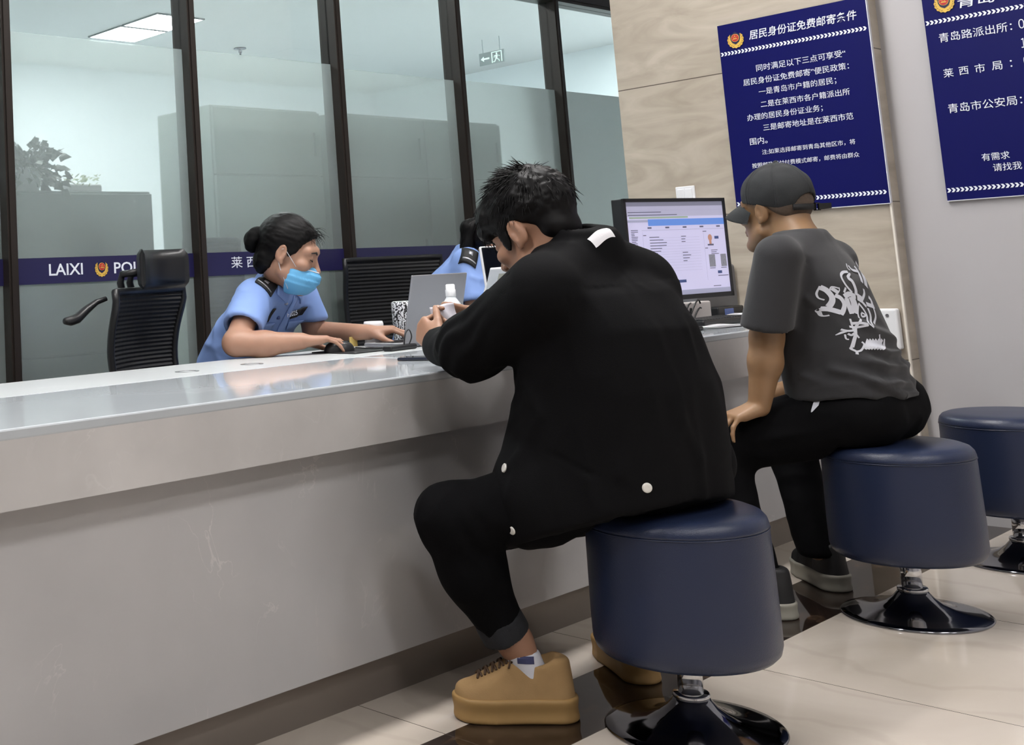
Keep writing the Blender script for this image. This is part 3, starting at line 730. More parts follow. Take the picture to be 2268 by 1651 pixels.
# white cup and patterned canister behind the officer's hand
t = thing('cup', 'plain white cup on the counter behind the typing hand', 'cup', (3.255, 2.962, HT))
MB().lathe([(0, .0), (.030, 0), (.034, .01), (.036, .075), (.033, .085), (.031, .085), (.030, .07), (0, .07)], (3.255, 2.962, HT), 40).build('body', WHITEP, t, True)
def scribble():
    m = bpy.data.materials.new('black_white_etched_print'); m.use_nodes = True; nt = m.node_tree; b = nt.nodes['Principled BSDF']; L = nt.links.new
    tc = N(nt, 'ShaderNodeTexCoord'); w = N(nt, 'ShaderNodeTexWave', Scale=38.0, Distortion=14.0, Detail=3.0); w.inputs['Detail Scale'].default_value = 1.6; L(tc.outputs['Object'], w.inputs['Vector'])
    n = N(nt, 'ShaderNodeTexNoise', Scale=24.0, Detail=2.0); L(tc.outputs['Object'], n.inputs['Vector'])
    a = N(nt, 'ShaderNodeMath', _operation='ADD'); L(w.outputs['Fac'], a.inputs[0]); L(n.outputs['Fac'], a.inputs[1])
    r = N(nt, 'ShaderNodeValToRGB'); L(a.outputs[0], r.inputs[0]); e = r.color_ramp.elements; e[0].position = .93; e[0].color = (.006, .006, .008, 1); e[1].position = 1.0; e[1].color = (.75, .77, .8, 1)
    L(r.outputs[0], b.inputs['Base Color']); b.inputs['Roughness'].default_value = .4
    return m
t = thing('canister', 'black and white patterned canister beside the silver laptop lid', 'canister', (3.41, 2.93, HT))
MB().lathe([(0, 0), (.046, 0), (.05, .004), (.052, .14), (.050, .147), (.044, .15), (0, .15)], (3.425, 2.952, HT), 48).build('body', scribble(), t, True)
# mouse mat, mouse, cable puck, phone
t = thing('mouse_mat', 'dark mouse mat under the right hand of the masked officer', 'mouse mat', (2.98, 2.78, HT))
MB().rbox((2.87, 2.70, HT), (3.09, 2.90, HT + .004), .0018, 1).build('pad', BLACKM, t)
t = thing('computer_mouse', 'black mouse under the right hand of the masked officer', 'mouse', (2.915, 2.812, HT + .004))
b = MB(); M = Matrix.Translation((2.915, 2.812, HT + .004)) @ Matrix.Rotation(math.radians(-35), 4, 'Z')
prof = []
vs = []; fs = []; nu, nv = 20, 10
for i in range(nv + 1):
    ph = math.pi / 2 * i / nv
    for k in range(nu):
        a = 2 * math.pi * k / nu; vs.append(tuple(M @ Vector((.052 * math.cos(a) * math.cos(ph) ** .6, .030 * math.sin(a) * math.cos(ph) ** .6, .034 * math.sin(ph)))))
for i in range(nv):
    for k in range(nu): fs.append((i * nu + k, i * nu + (k + 1) % nu, (i + 1) * nu + (k + 1) % nu, (i + 1) * nu + k))
b.add(vs, fs); b.build('shell', BLACKP, t, True)
b = MB(); b.tube(smooth([(2.962, 2.782, HT + .014), (3.02, 2.765, HT + .007), (3.085, 2.74, HT + .007), (3.10, 2.72, HT + .007), (3.118, 2.70, HT + .006)]), .0024, 6); b.build('cable', BLACKP, t, True)
t = thing('card_reader', 'flat black reader with a looped cable beside the silver laptop base', 'card reader', (3.06, 2.70, HT))
M = Matrix.Translation((3.06, 2.672, HT)) @ Matrix.Rotation(math.radians(4), 4, 'Z')
MB().rbox((-.075, -.02, 0), (.07, .02, .017), .007, 3, M).build('body', BLACKP, t)
b = MB(); b.tube(smooth([(3.10, 2.67, HT + .012), (3.112, 2.665, HT + .04), (3.098, 2.662, HT + .064), (3.076, 2.66, HT + .052), (3.065, 2.66, HT + .012)]), .0022, 6); b.build('cable', BLACKP, t, True)
t = thing('phone', 'dark phone lying on the counter beside the elbow of the black jacket', 'phone', (2.72, 2.28, HT))
M = Matrix.Translation((2.735, 2.295, HT)) @ Matrix.Rotation(math.radians(-68), 4, 'Z')
MB().rbox((-.075, -.036, 0), (.075, .036, .009), .0035, 3, M).build('body', mat('phone_dark_blue', '#1b2030', .2), t)
MB().rbox((-.07, -.032, .0085), (.07, .032, .0094), .0004, 1, M).build('screen', mat('black_glass', '#0c0f16', .08), t)
t = thing('sticky_note', 'small yellow sticky paper standing by the wrist of the masked officer', 'note', (3.17, 2.97, HT))
MB().box((3.155, 2.99, HT), (3.195, 2.9915, HT + .035), Matrix.Identity(4)).build('sheet', mat('yellow_paper', '#cdb46a', .7), t)

# the monitor
t = thing('monitor', 'black monitor with a lit form on screen facing the man in the cap', 'monitor', (3.96, 2.2, HT))
A = Vector((3.695, 2.2, .889)); Bv = Vector((4.252, 2.13, .889)); x = (Bv - A).normalized(); w = (Bv - A).length; hM = .353
M = frame(A, x, (0, 0, 1))                     # local x right, y up, z towards the customers
cs = MB().rbox((0, 0, -.045), (w, hM, 0), .004, 2, M)
cs.build('casing', BLACKP, t)
fr = MB()
for a in ((0, 0, w, .016), (0, hM - .012, w, hM), (0, 0, .012, hM), (w - .012, 0, w, hM)): fr.box((a[0], a[1], -.002), (a[2], a[3], .006), M)
fr.build('bezel', BLACKP, t)
SW, SH = w - .024, hM - .028
SCR = emis('screen_lavender_white', '#c6c3e2', .25)
o = MB().box((.012, .016, .0002), (w - .012, hM - .012, .0012), M).build('screen', SCR, t)
def srect(pts, m, z=.0018):   # (x0, y0, x1, y1) fractions from the top left of the screen
    b = MB()
    for a in pts:
        X0, X1 = .012 + a[0] * SW, .012 + a[2] * SW; Y0, Y1 = hM - .012 - a[1] * SH, hM - .012 - a[3] * SH
        b.add([tuple(M @ Vector(p)) for p in ((X0, Y1, z), (X1, Y1, z), (X1, Y0, z), (X0, Y0, z))], [(0, 1, 2, 3)])
    return b
E_BAR, E_GR, E_DK, E_TX, E_LN = emis('screen_blue_bar', '#5f86cf', .28), emis('screen_grey', '#9a9bb4', .28), emis('screen_navy_button', '#3b4a78', .25), emis('screen_text', '#55556e', .25), emis('screen_rule', '#9c9bb8', .28)
srect([(0, .0, 1, .045)], emis('screen_title_grey', '#7b7b8e', .27)).build('title_bar', emis('screen_title_grey', '#7b7b8e', .27), o)
E_TB = emis('screen_tool_bar', '#aeadc6', .24)
srect([(0, .045, 1, .155)], E_TB, .0015).build('tool_bar', E_TB, o)
E_GN = emis('screen_green_bar', '#96a896', .24)
srect([(0.03, .158, .62, .176)], E_GN).build('address_bar', E_GN, o)
srect([(.21, .185, 1, .255)], E_BAR).build('menu_bar', E_BAR, o)
srect([(0, .19, .21, .215), (0, .95, 1, 1.0)], E_GR).build('task_bar', E_GR, o)
rg = random.Random(2)
ru = [(.14, .30, 1, .3035), (0, .088, 1, .090), (.145, .32, .147, .95), (.765, .34, .767, .86)]
for k in range(6): ru.append((.30, .385 + k * .03, .72, .3865 + k * .03))
for k in range(7): ru.append((.26, .56 + k * .03, .72, .5615 + k * .03))
srect(ru, E_LN).build('form_rule', E_LN, o)
tx = []
for k in range(13): tx.append((.035, .295 + k * .0175, .035 + rg.uniform(.03, .07), .302 + k * .0175))
for k in range(6): tx.append((.21, .372 + k * .03, .21 + rg.uniform(.05, .17), .38 + k * .03)); 
for k in range(3): tx.append((.53, .372 + k * .028, .53 + rg.uniform(.04, .08), .38 + k * .028))
for k in range(4): tx.append((.21, .545 + k * .03, .21 + rg.uniform(.05, .09), .553 + k * .03)); tx.append((.53, .545 + k * .03, .53 + rg.uniform(.04, .09), .553 + k * .03))
for k in range(5): tx.append((.2 + k * .178, .268, .24 + k * .178, .284))
for k in range(2): tx.append((.02, .105 + k * .03, .35 + k * .16, .113 + k * .03))
for k in range(3): tx.append((.83, .535 + k * .02, .83 + rg.uniform(.05, .11), .542 + k * .02))
tx += [(.80, .73, .86, .737), (.92, .73, .98, .737), (.88, .815, .99, .823), (.82, .925, .90, .932), (.76, .325, .80, .333), (.77, .51, .80, .518), (.15, .35, .18, .358)]
for a_ in tx: srect([a_], E_TX).build('form_text', E_TX, o)
srect([(.88, .385, .925, .415), (.88, .765, .925, .795), (.46, .84, .54, .87), (.36, .84, .44, .87)], E_DK).build('form_button', E_DK, o)
E_FP = emis('screen_fingerprint', '#6d6c7a', .3)
nt = E_FP.node_tree; w_ = N(nt, 'ShaderNodeTexWave', Scale=60.0, Distortion=9.0); tc = N(nt, 'ShaderNodeTexCoord'); nt.links.new(tc.outputs['Object'], w_.inputs['Vector'])
cr = N(nt, 'ShaderNodeValToRGB'); nt.links.new(w_.outputs['Fac'], cr.inputs[0]); cr.color_ramp.elements[0].color = (.05, .05, .06, 1); cr.color_ramp.elements[1].color = (.42, .42, .48, 1)
nt.links.new(cr.outputs[0], nt.nodes['Principled BSDF'].inputs['Emission Color'])
for a_ in ((.80, .585, .865, .72), (.925, .585, .985, .72)): srect([a_], E_FP).build('fingerprint_image', E_FP, o)
E_SK = emis('screen_portrait_skin', '#b08472', .26)
pb = MB(); cx, cy = .832, .42
def sp(fx, fy, z=.0019): return tuple(M @ Vector((.012 + fx * SW, hM - .012 - fy * SH, z)))
pb.add([sp(cx + .022 * math.cos(a), cy - .02 + .037 * math.sin(a)) for a in [2 * math.pi * k / 20 for k in range(20)]], [list(range(20))])
pb.add([sp(cx - .012, cy + .0), sp(cx + .012, cy + .0), sp(cx + .012, cy + .055), sp(cx - .012, cy + .055)], [(0, 1, 2, 3)])
pb.build('portrait_image', E_SK, o)
srect([(.80, .47, .864, .487)], E_TX, .0021).build('portrait_image', E_TX, o)
MB().rbox((3.85, 2.16, HT), (4.08, 2.36, HT + .014), .006, 3).build('foot', BLACKP, t)
MB().rbox((3.94, 2.235, HT + .01), (3.99, 2.26, HT + .20), .006, 3).build('stand', BLACKP, t)

# black keyboard, papers, sheet, white box with cables, printer, fingerprint reader
t = thing('keyboard', 'flat black keyboard behind the monitor beside the paper stack', 'keyboard', (4.43, 2.315, HT))
M = Matrix.Translation((4.43, 2.315, HT)) @ Matrix.Rotation(math.radians(2), 4, 'Z')
MB().rbox((-.19, -.065, 0), (.19, .065, .022), .006, 3, M).build('body', BLACKP, t)
k = MB()
for r in range(5):
    for c in range(16): k.box((-.18 + c * .0225, -.055 + r * .022, .022), (-.161 + c * .0225, -.037 + r * .022, .026), M)
k.build('keys', DGREYP, t)
rg = random.Random(7)
for k in range(7):
    a = math.radians(rg.uniform(-12, 12)); cx, cy = 4.80 + rg.uniform(-.015, .015), 2.255 + rg.uniform(-.015, .015)
    M = Matrix.Translation((cx, cy, HT + k * .0036)) @ Matrix.Rotation(a, 4, 'Z')
    b = MB(); n = 8; vs = []
    for i in range(n + 1):
        for j in range(2):
            X = -.14 + .28 * i / n; z = .004 * math.sin(i * 1.1 + k) * (k > 4)
            vs.append(tuple(M @ Vector((X, -.10 + .2 * j, .0032 + max(0, z) * .6))))
    b.add(vs + [(p[0], p[1], p[2] - .003) for p in vs], [(2 * i, 2 * i + 2, 2 * i + 3, 2 * i + 1) for i in range(n)] + [(2 * i, 18 + 2 * i, 18 + 2 * i + 2, 2 * i + 2) for i in range(n)] + [(2 * i + 1, 2 * i + 3, 18 + 2 * i + 3, 18 + 2 * i + 1) for i in range(n)] + [(0, 1, 19, 18), (16, 34, 35, 17)] + [(18 + 2 * i, 18 + 2 * i + 1, 18 + 2 * i + 3, 18 + 2 * i + 2) for i in range(n)])
    o = b.build('paper_sheet', CREAM if k % 3 else PAPER, None, True, (cx, cy, HT + k * .0036))
    tag(o, 'loose curling sheet in the paper stack beside the black keyboard', 'paper', 'sheets in the stack beside the keyboard')
M = Matrix.Translation((4.30, 2.20, HT)) @ Matrix.Rotation(math.radians(-14), 4, 'Z')
b = MB(); vs = []
for i in range(9):
    for j in range(2): vs.append(tuple(M @ Vector((-.10 + .2 * i / 8, -.07 + .14 * j, .0015 + .006 * math.sin(math.pi * i / 8) * (1 if j else .3)))))
b.add(vs, [(2 * i, 2 * i + 2, 2 * i + 3, 2 * i + 1) for i in range(8)])
o = b.build('paper_sheet', PAPER, None, True, (4.30, 2.20, HT)); tag(o, 'single white sheet lying in front of the black keyboard', 'paper')
md = o.modifiers.new('thick', 'SOLIDIFY'); md.thickness = .0008
t = thing('terminal_box', 'pale upright box behind the monitor with tangled black cables', 'box', (4.52, 2.435, HT))
MB().rbox((4.40, 2.41, HT), (4.625, 2.455, HT + .082), .006, 3).build('casing', mat('warm_white_plastic', '#b9b3b1', .4), t)
for k, (a, b2, c) in enumerate((((4.36, 2.40), (4.42, 2.39), .075), ((4.42, 2.40), (4.48, 2.385), .055), ((4.33, 2.40), (4.50, 2.392), .085))):
    q = MB(); pts = []
    for i in range(14):
        s = i / 13; pts.append((a[0] + (b2[0] - a[0]) * s + .02 * math.sin(s * 7 + k), a[1] + (b2[1] - a[1]) * s, HT + .006 + c * abs(math.sin(s * math.pi * 1.5 + .3 * k))))
    q.tube(pts, .0035, 6); q.build('cable', BLACKP, t, True)
t = thing('printer', 'dark grey printer against the pillar behind the monitor', 'printer', (4.80, 2.70, HT))
MB().rbox((4.64, 2.475, HT), (4.985, 2.93, HT + .222), .014, 4).build('body', GREYP, t)
MB().rbox((4.634, 2.55, HT + .02), (4.66, 2.86, HT + .07), .005, 2).build('tray', DGREYP, t)
v = MB()
for k in range(5): v.box((4.82, 2.4735, HT + .150 + k * .013), (4.95, 2.477, HT + .155 + k * .013))
v.build('vent', BLACKP, t)
v = MB()
for k in range(5): v.box((4.638, 2.60, HT + .130 + k * .012), (4.6425, 2.78, HT + .135 + k * .012))
v.build('vent', BLACKP, t)
t = thing('fingerprint_reader', 'small black reader with a blue label in front of the printer', 'fingerprint reader', (4.76, 2.43, HT))
MB().rbox((4.67, 2.405, HT), (4.88, 2.465, HT + .052), .006, 3).build('body', BLACKP, t)
MB().box((4.72, 2.4035, HT + .006), (4.79, 2.4055, HT + .044)).build('label', mat('blue_label', '#5a6da8', .5), t)
# ------------------------------------------------------------------ implicit surfaces for figures and clothes
def _sm(a, b, k):
    h = np.clip(.5 + .5 * (b - a) / k, 0, 1); return b * (1 - h) + a * h - k * h * (1 - h)
def nrm(v): v = np.asarray(v, float); return v / (np.linalg.norm(v) + 1e-12)
def A(*v): return np.array(v, float)
class Cap:
    """round cone from a to b; flat=(axis, s) squeezes it by s along axis"""
    def __init__(s, a, b, ra, rb, flat=None):
        s.a, s.b, s.ra, s.rb = np.asarray(a, float), np.asarray(b, float), ra, rb; s.flat = flat
        r = max(ra, rb) * (1 if flat is None else max(1, flat[1])); s.lo = np.minimum(s.a, s.b) - r; s.hi = np.maximum(s.a, s.b) + r
    def __call__(s, X, Y, Z):
        px, py, pz = X - s.a[0], Y - s.a[1], Z - s.a[2]; ba = s.b - s.a
        h = np.clip((px * ba[0] + py * ba[1] + pz * ba[2]) / (ba @ ba + 1e-12), 0, 1)
        dx, dy, dz = px - h * ba[0], py - h * ba[1], pz - h * ba[2]
        if s.flat is not None:
            n = nrm(s.flat[0]); q = dx * n[0] + dy * n[1] + dz * n[2]; k = 1 / s.flat[1] - 1
            dx, dy, dz = dx + q * k * n[0], dy + q * k * n[1], dz + q * k * n[2]
            return (np.sqrt(dx * dx + dy * dy + dz * dz) - (s.ra + (s.rb - s.ra) * h)) * min(1, s.flat[1])
        return np.sqrt(dx * dx + dy * dy + dz * dz) - (s.ra + (s.rb - s.ra) * h)
class Ell:
    """ellipsoid; M's columns are its axes"""
    def __init__(s, c, r, M=None):
        s.c, s.r, s.M = np.asarray(c, float), np.asarray(r, float), np.eye(3) if M is None else M
        m = np.abs(s.M) @ s.r; s.lo, s.hi = s.c - m, s.c + m
    def __call__(s, X, Y, Z):
        p = (X - s.c[0], Y - s.c[1], Z - s.c[2]); q = [p[0] * s.M[0, i] + p[1] * s.M[1, i] + p[2] * s.M[2, i] for i in range(3)]
        k0 = np.sqrt(sum((q[i] / s.r[i]) ** 2 for i in range(3))); k1 = np.sqrt(sum((q[i] / s.r[i] ** 2) ** 2 for i in range(3))) + 1e-9
        return k0 * (k0 - 1) / k1
class Loft:
    """stack of superelliptic sections: rows (centre, half width along side, half depth along front), ordered along axis up"""
    def __init__(s, rows, side, front, e=2.4):
        s.side, s.front = nrm(side), nrm(front); s.up = nrm(np.cross(s.side, s.front)); s.e = e
        s.C = np.array([r[0] for r in rows], float); s.a = np.array([r[1] for r in rows], float); s.b = np.array([r[2] for r in rows], float)
        s.t = s.C @ s.up; m = max(s.a.max(), s.b.max()); s.lo = s.C.min(0) - m; s.hi = s.C.max(0) + m
    def __call__(s, X, Y, Z):
        t = X * s.up[0] + Y * s.up[1] + Z * s.up[2]; tc = np.clip(t, s.t[0], s.t[-1])
        sc = np.interp(tc, s.t, s.C @ s.side); fc = np.interp(tc, s.t, s.C @ s.front); a = np.interp(tc, s.t, s.a); b = np.interp(tc, s.t, s.b)
        u = (X * s.side[0] + Y * s.side[1] + Z * s.side[2] - sc); v = (X * s.front[0] + Y * s.front[1] + Z * s.front[2] - fc)
        k = (np.abs(u / a) ** s.e + np.abs(v / b) ** s.e) ** (1 / s.e)
        d = (k - 1) * np.minimum(a, b); o = np.abs(t - tc)
        return np.where(o > 0, np.where(d > 0, np.sqrt(d * d + o * o), np.maximum(d, o)), d)
class Box:
    def __init__(s, c, r, M=None, rad=.0):
        s.c, s.r, s.M, s.rad = np.asarray(c, float), np.asarray(r, float), np.eye(3) if M is None else M, rad
        m = np.abs(s.M) @ s.r; s.lo, s.hi = s.c - m, s.c + m
    def __call__(s, X, Y, Z):
        p = (X - s.c[0], Y - s.c[1], Z - s.c[2]); q = [np.abs(p[0] * s.M[0, i] + p[1] * s.M[1, i] + p[2] * s.M[2, i]) - s.r[i] + s.rad for i in range(3)]
        o = np.sqrt(sum(np.maximum(a, 0) ** 2 for a in q)); return o + np.minimum(np.maximum(np.maximum(q[0], q[1]), q[2]), 0) - s.rad
class Field:
    def __init__(s, lo, hi, h, fine=(), hf=None):
        """grid from lo to hi with step h, or hf inside the fine boxes"""
        ax = []
        for i in range(3):
            p = lo[i]; a = [p]
            while p < hi[i]:
                st = hf if any(f[0][i] <= p <= f[1][i] for f in fine) else h
                p += st; a.append(p)
            ax.append(np.array(a))
        s.ax = ax; s.d = np.full([len(a) for a in ax], 1.0, np.float32)
    def _sub(s, p, m):
        sl = []
        for i in range(3):
            i0 = np.searchsorted(s.ax[i], p.lo[i] - m); i1 = np.searchsorted(s.ax[i], p.hi[i] + m); sl.append(slice(max(0, i0 - 1), min(len(s.ax[i]), i1 + 1)))
        X, Y, Z = s.ax[0][sl[0]][:, None, None], s.ax[1][sl[1]][None, :, None], s.ax[2][sl[2]][None, None, :]
        return tuple(sl), X, Y, Z
    def add(s, p, k=.02):
        sl, X, Y, Z = s._sub(p, .05 + k)
        if min(q.stop - q.start for q in sl) <= 0: return s
        s.d[sl] = _sm(s.d[sl], p(X, Y, Z).astype(np.float32), max(k, 1e-4)); return s
    def sub(s, p, k=.005):
        sl, X, Y, Z = s._sub(p, .02 + k)
        if min(q.stop - q.start for q in sl) <= 0: return s
        s.d[sl] = -_sm(-s.d[sl], p(X, Y, Z).astype(np.float32), max(k, 1e-4)); return s
    def cut(s, point, normal, lo=None, hi=None, k=.003):
        """remove what lies on the normal's side of a plane, inside an optional box"""
        class P: pass
        p = P(); p.lo = np.array([a[0] for a in s.ax]) if lo is None else np.asarray(lo, float); p.hi = np.array([a[-1] for a in s.ax]) if hi is None else np.asarray(hi, float)
        sl, X, Y, Z = s._sub(p, 0); n = nrm(normal); q = np.asarray(point, float)
        pl = (-( (X - q[0]) * n[0] + (Y - q[1]) * n[1] + (Z - q[2]) * n[2])).astype(np.float32)
        s.d[sl] = -_sm(-s.d[sl], pl + 0 * s.d[sl], k); return s
    def mesh(s):
        d = s.d; ax = s.ax; neg = d < 0
        c = [neg[i:d.shape[0] - 1 + i, j:d.shape[1] - 1 + j, k:d.shape[2] - 1 + k] for i in (0, 1) for j in (0, 1) for k in (0, 1)]
        n = sum(x.astype(np.int8) for x in c); act = (n > 0) & (n < 8); I, J, K = np.nonzero(act)
        idx = np.full(act.shape, -1, np.int32); idx[I, J, K] = np.arange(len(I))
        acc = np.zeros((len(I), 3)); cnt = np.zeros(len(I))
        offs = [(i, j, k) for i in (0, 1) for j in (0, 1) for k in (0, 1)]
        for o in offs:
            for a in range(3):
                if o[a] == 1: continue
                o2 = list(o); o2[a] = 1
                i0 = (I + o[0], J + o[1], K + o[2]); i1 = (I + o2[0], J + o2[1], K + o2[2])
                d0, d1 = d[i0].astype(float), d[i1].astype(float); cr = (d0 < 0) != (d1 < 0); t = np.where(cr, d0 / np.where(cr, d0 - d1, 1), 0)
                p0 = np.stack([ax[q][i0[q]] for q in range(3)], 1); p1 = np.stack([ax[q][i1[q]] for q in range(3)], 1)
                acc += np.where(cr[:, None], p0 + (p1 - p0) * t[:, None], 0); cnt += cr
        V = acc / cnt[:, None]; F = []
        for a in range(3):
            b, e = (a + 1) % 3, (a + 2) % 3
            s0 = [slice(None)] * 3; s1 = [slice(None)] * 3; s0[a] = slice(0, -1); s1[a] = slice(1, None)
            cr = neg[tuple(s0)] != neg[tuple(s1)]; q = np.array(np.nonzero(cr)); ok = (q[b] > 0) & (q[e] > 0) & (q[b] < d.shape[b] - 1) & (q[e] < d.shape[e] - 1); q = q[:, ok]
            def cell(db, de):
                r = q.copy(); r[b] -= db; r[e] -= de; return idx[r[0], r[1], r[2]]
            f = np.stack([cell(1, 1), cell(0, 1), cell(0, 0), cell(1, 0)], 1); fl = ~neg[tuple(s0)][q[0], q[1], q[2]]; f[fl] = f[fl][:, ::-1]; F.append(f)
        F = np.concatenate(F); F = F[(F >= 0).all(1)]
        return V, F
def vnormals(V, F):
    n = np.cross(V[F[:, 2]] - V[F[:, 0]], V[F[:, 3]] - V[F[:, 1]]); o = np.zeros_like(V)
    for i in range(4): np.add.at(o, F[:, i], n)
    return o / (np.linalg.norm(o, axis=1, keepdims=True) + 1e-12)
def relax(V, F, it=2, w=.5):
    for _ in range(it):
        a = np.zeros_like(V); c = np.zeros(len(V))
        for i in range(4):
            for j in ((i + 1) % 4, (i + 3) % 4): np.add.at(a, F[:, i], V[F[:, j]]); np.add.at(c, F[:, i], 1)
        V = V + w * (a / c[:, None] - V)
    return V
def vnoise(P, s, seed=0):
    q = P / s; i = np.floor(q).astype(np.int64); f = q - i; f = f * f * (3 - 2 * f)
    def h(x, y, z):
        n = (x * 374761393 + y * 668265263 + z * 2147483647 + seed * 1274126177) & 0xffffffff
        n = ((n ^ (n >> 13)) * 1274126177) & 0xffffffff; n = n ^ (n >> 16); return (n & 0xffff) / 65535.0
    r = 0
    for a in (0, 1):
        for b in (0, 1):
            for c in (0, 1):
                w = (f[:, 0] if a else 1 - f[:, 0]) * (f[:, 1] if b else 1 - f[:, 1]) * (f[:, 2] if c else 1 - f[:, 2]); r = r + w * h(i[:, 0] + a, i[:, 1] + b, i[:, 2] + c)
    return r * 2 - 1
def folds(V, Nn, seed, amp, size=.06, dirv=None, stretch=3.0):
    """soft creases: ridged noise, drawn out along dirv"""
    P = V
    if dirv is not None:
        n = nrm(dirv); P = V - np.outer(V @ n, n) * (1 - 1 / stretch)
    r = 1 - 2 * np.abs(vnoise(P, size, seed)); r2 = vnoise(P, size * 2.2, seed + 5)
    return V + Nn * (amp * (r * .6 + r2 * .8))[:, None]
def crease(V, Nn, pts, amp, w):
    """a raised or sunk line along a polyline"""
    best = np.full(len(V), 9.0)
    for a, b in zip(pts[:-1], pts[1:]):
        a, b = np.asarray(a, float), np.asarray(b, float); ba = b - a
        h = np.clip(((V - a) @ ba) / (ba @ ba), 0, 1); best = np.minimum(best, np.linalg.norm(V - a - h[:, None] * ba, axis=1))
    return V + Nn * (amp * np.exp(-(best / w) ** 2))[:, None]
def skin_obj(name, field, m, parent, it=2, post=None, org=None):
    V, F = field.mesh(); V = relax(V, F, it)
    if post is not None: V = post(V, F)
    return mesh_obj(name, V, F, m, parent, True, org)

class Head:
    """local frame of a head: x to its right, y forward, z up; origin between the ears"""
    def __init__(s, c, fwd, up=(0, 0, 1), k=1.0):
        s.c = np.asarray(c, float); s.f = nrm(fwd); s.r = nrm(np.cross(s.f, up)); s.u = np.cross(s.r, s.f); s.k = k; s.M = np.stack([s.r, s.f, s.u], 1)
    def p(s, x, y, z): return s.c + s.M @ (np.array([x, y, z]) * s.k)
    def ell(s, c, r, rot=None): return Ell(s.p(*c), np.array(r) * s.k, s.M if rot is None else s.M @ rot)
    def cap(s, a, b, ra, rb, flat=None): return Cap(s.p(*a), s.p(*b), ra * s.k, rb * s.k, None if flat is None else (s.M @ np.array(flat[0], float), flat[1]))
    def local(s, V): return ((V - s.c) @ s.M) / s.k
def rotx(a): c, q = math.cos(a), math.sin(a); return np.array([[1, 0, 0], [0, c, -q], [0, q, c]])
def roty(a): c, q = math.cos(a), math.sin(a); return np.array([[c, 0, q], [0, 1, 0], [-q, 0, c]])
def rotz(a): c, q = math.cos(a), math.sin(a); return np.array([[c, -q, 0], [q, c, 0], [0, 0, 1]])
def head_sdf(F, h, slim=1.0):
    F.add(h.ell((0, -.018, .040), (.075 * slim, .094, .086)), .02)
    F.add(h.ell((0, .030, -.030), (.060 * slim, .060, .083)), .03)
    for s in (-1, 1):
        F.add(h.cap((s * .056 * slim, .006, -.058), (s * .020, .068, -.098), .018, .015), .025)
        F.add(h.ell((s * .042 * slim, .062, -.018), (.024, .022, .020)), .015)
    F.add(h.ell((0, .074, -.100), (.024, .020, .017)), .02)
    F.add(h.cap((-.040, .066, .030), (0, .078, .034), .015, .016), .015); F.add(h.cap((.040, .066, .030), (0, .078, .034), .015, .016), .015)
    for s in (-1, 1):
        F.sub(h.ell((s * .031, .096, .010), (.019, .016, .012)), .012)
        F.add(h.ell((s * .031, .073, .009), (.0145, .0145, .0125)), .004)
    F.add(h.cap((0, .084, .018), (0, .106, -.022), .0075, .0105), .010)
    F.add(h.ell((0, .108, -.026), (.0115, .011, .0095)), .006)
    for s in (-1, 1): F.add(h.ell((s * .0125, .097, -.030), (.0085, .010, .008)), .005)
    F.add(h.ell((0, .083, -.056), (.026, .012, .012)), .01)
    F.add(h.ell((0, .092, -.057), (.021, .0075, .0045)), .004); F.add(h.ell((0, .090, -.067), (.018, .0075, .0055)), .004)
    F.sub(h.cap((-.021, .099, -.062), (.021, .099, -.062), .0022, .0022), .003)
    for s in (-1, 1):
        R_ = roty(s * .12) @ rotx(-.14) @ rotz(-s * .34)
        F.add(h.ell((s * .079 * slim, -.012, .000), (.0085, .0195, .031), R_), .006)
        F.sub(h.ell((s * .0885 * slim, -.007, .003), (.0075, .0105, .022), R_), .004)
        F.add(h.ell((s * .080 * slim, -.002, -.005), (.005, .005, .008)), .004)
        F.add(h.ell((s * .076 * slim, -.004, -.028), (.0055, .008, .009)), .006)
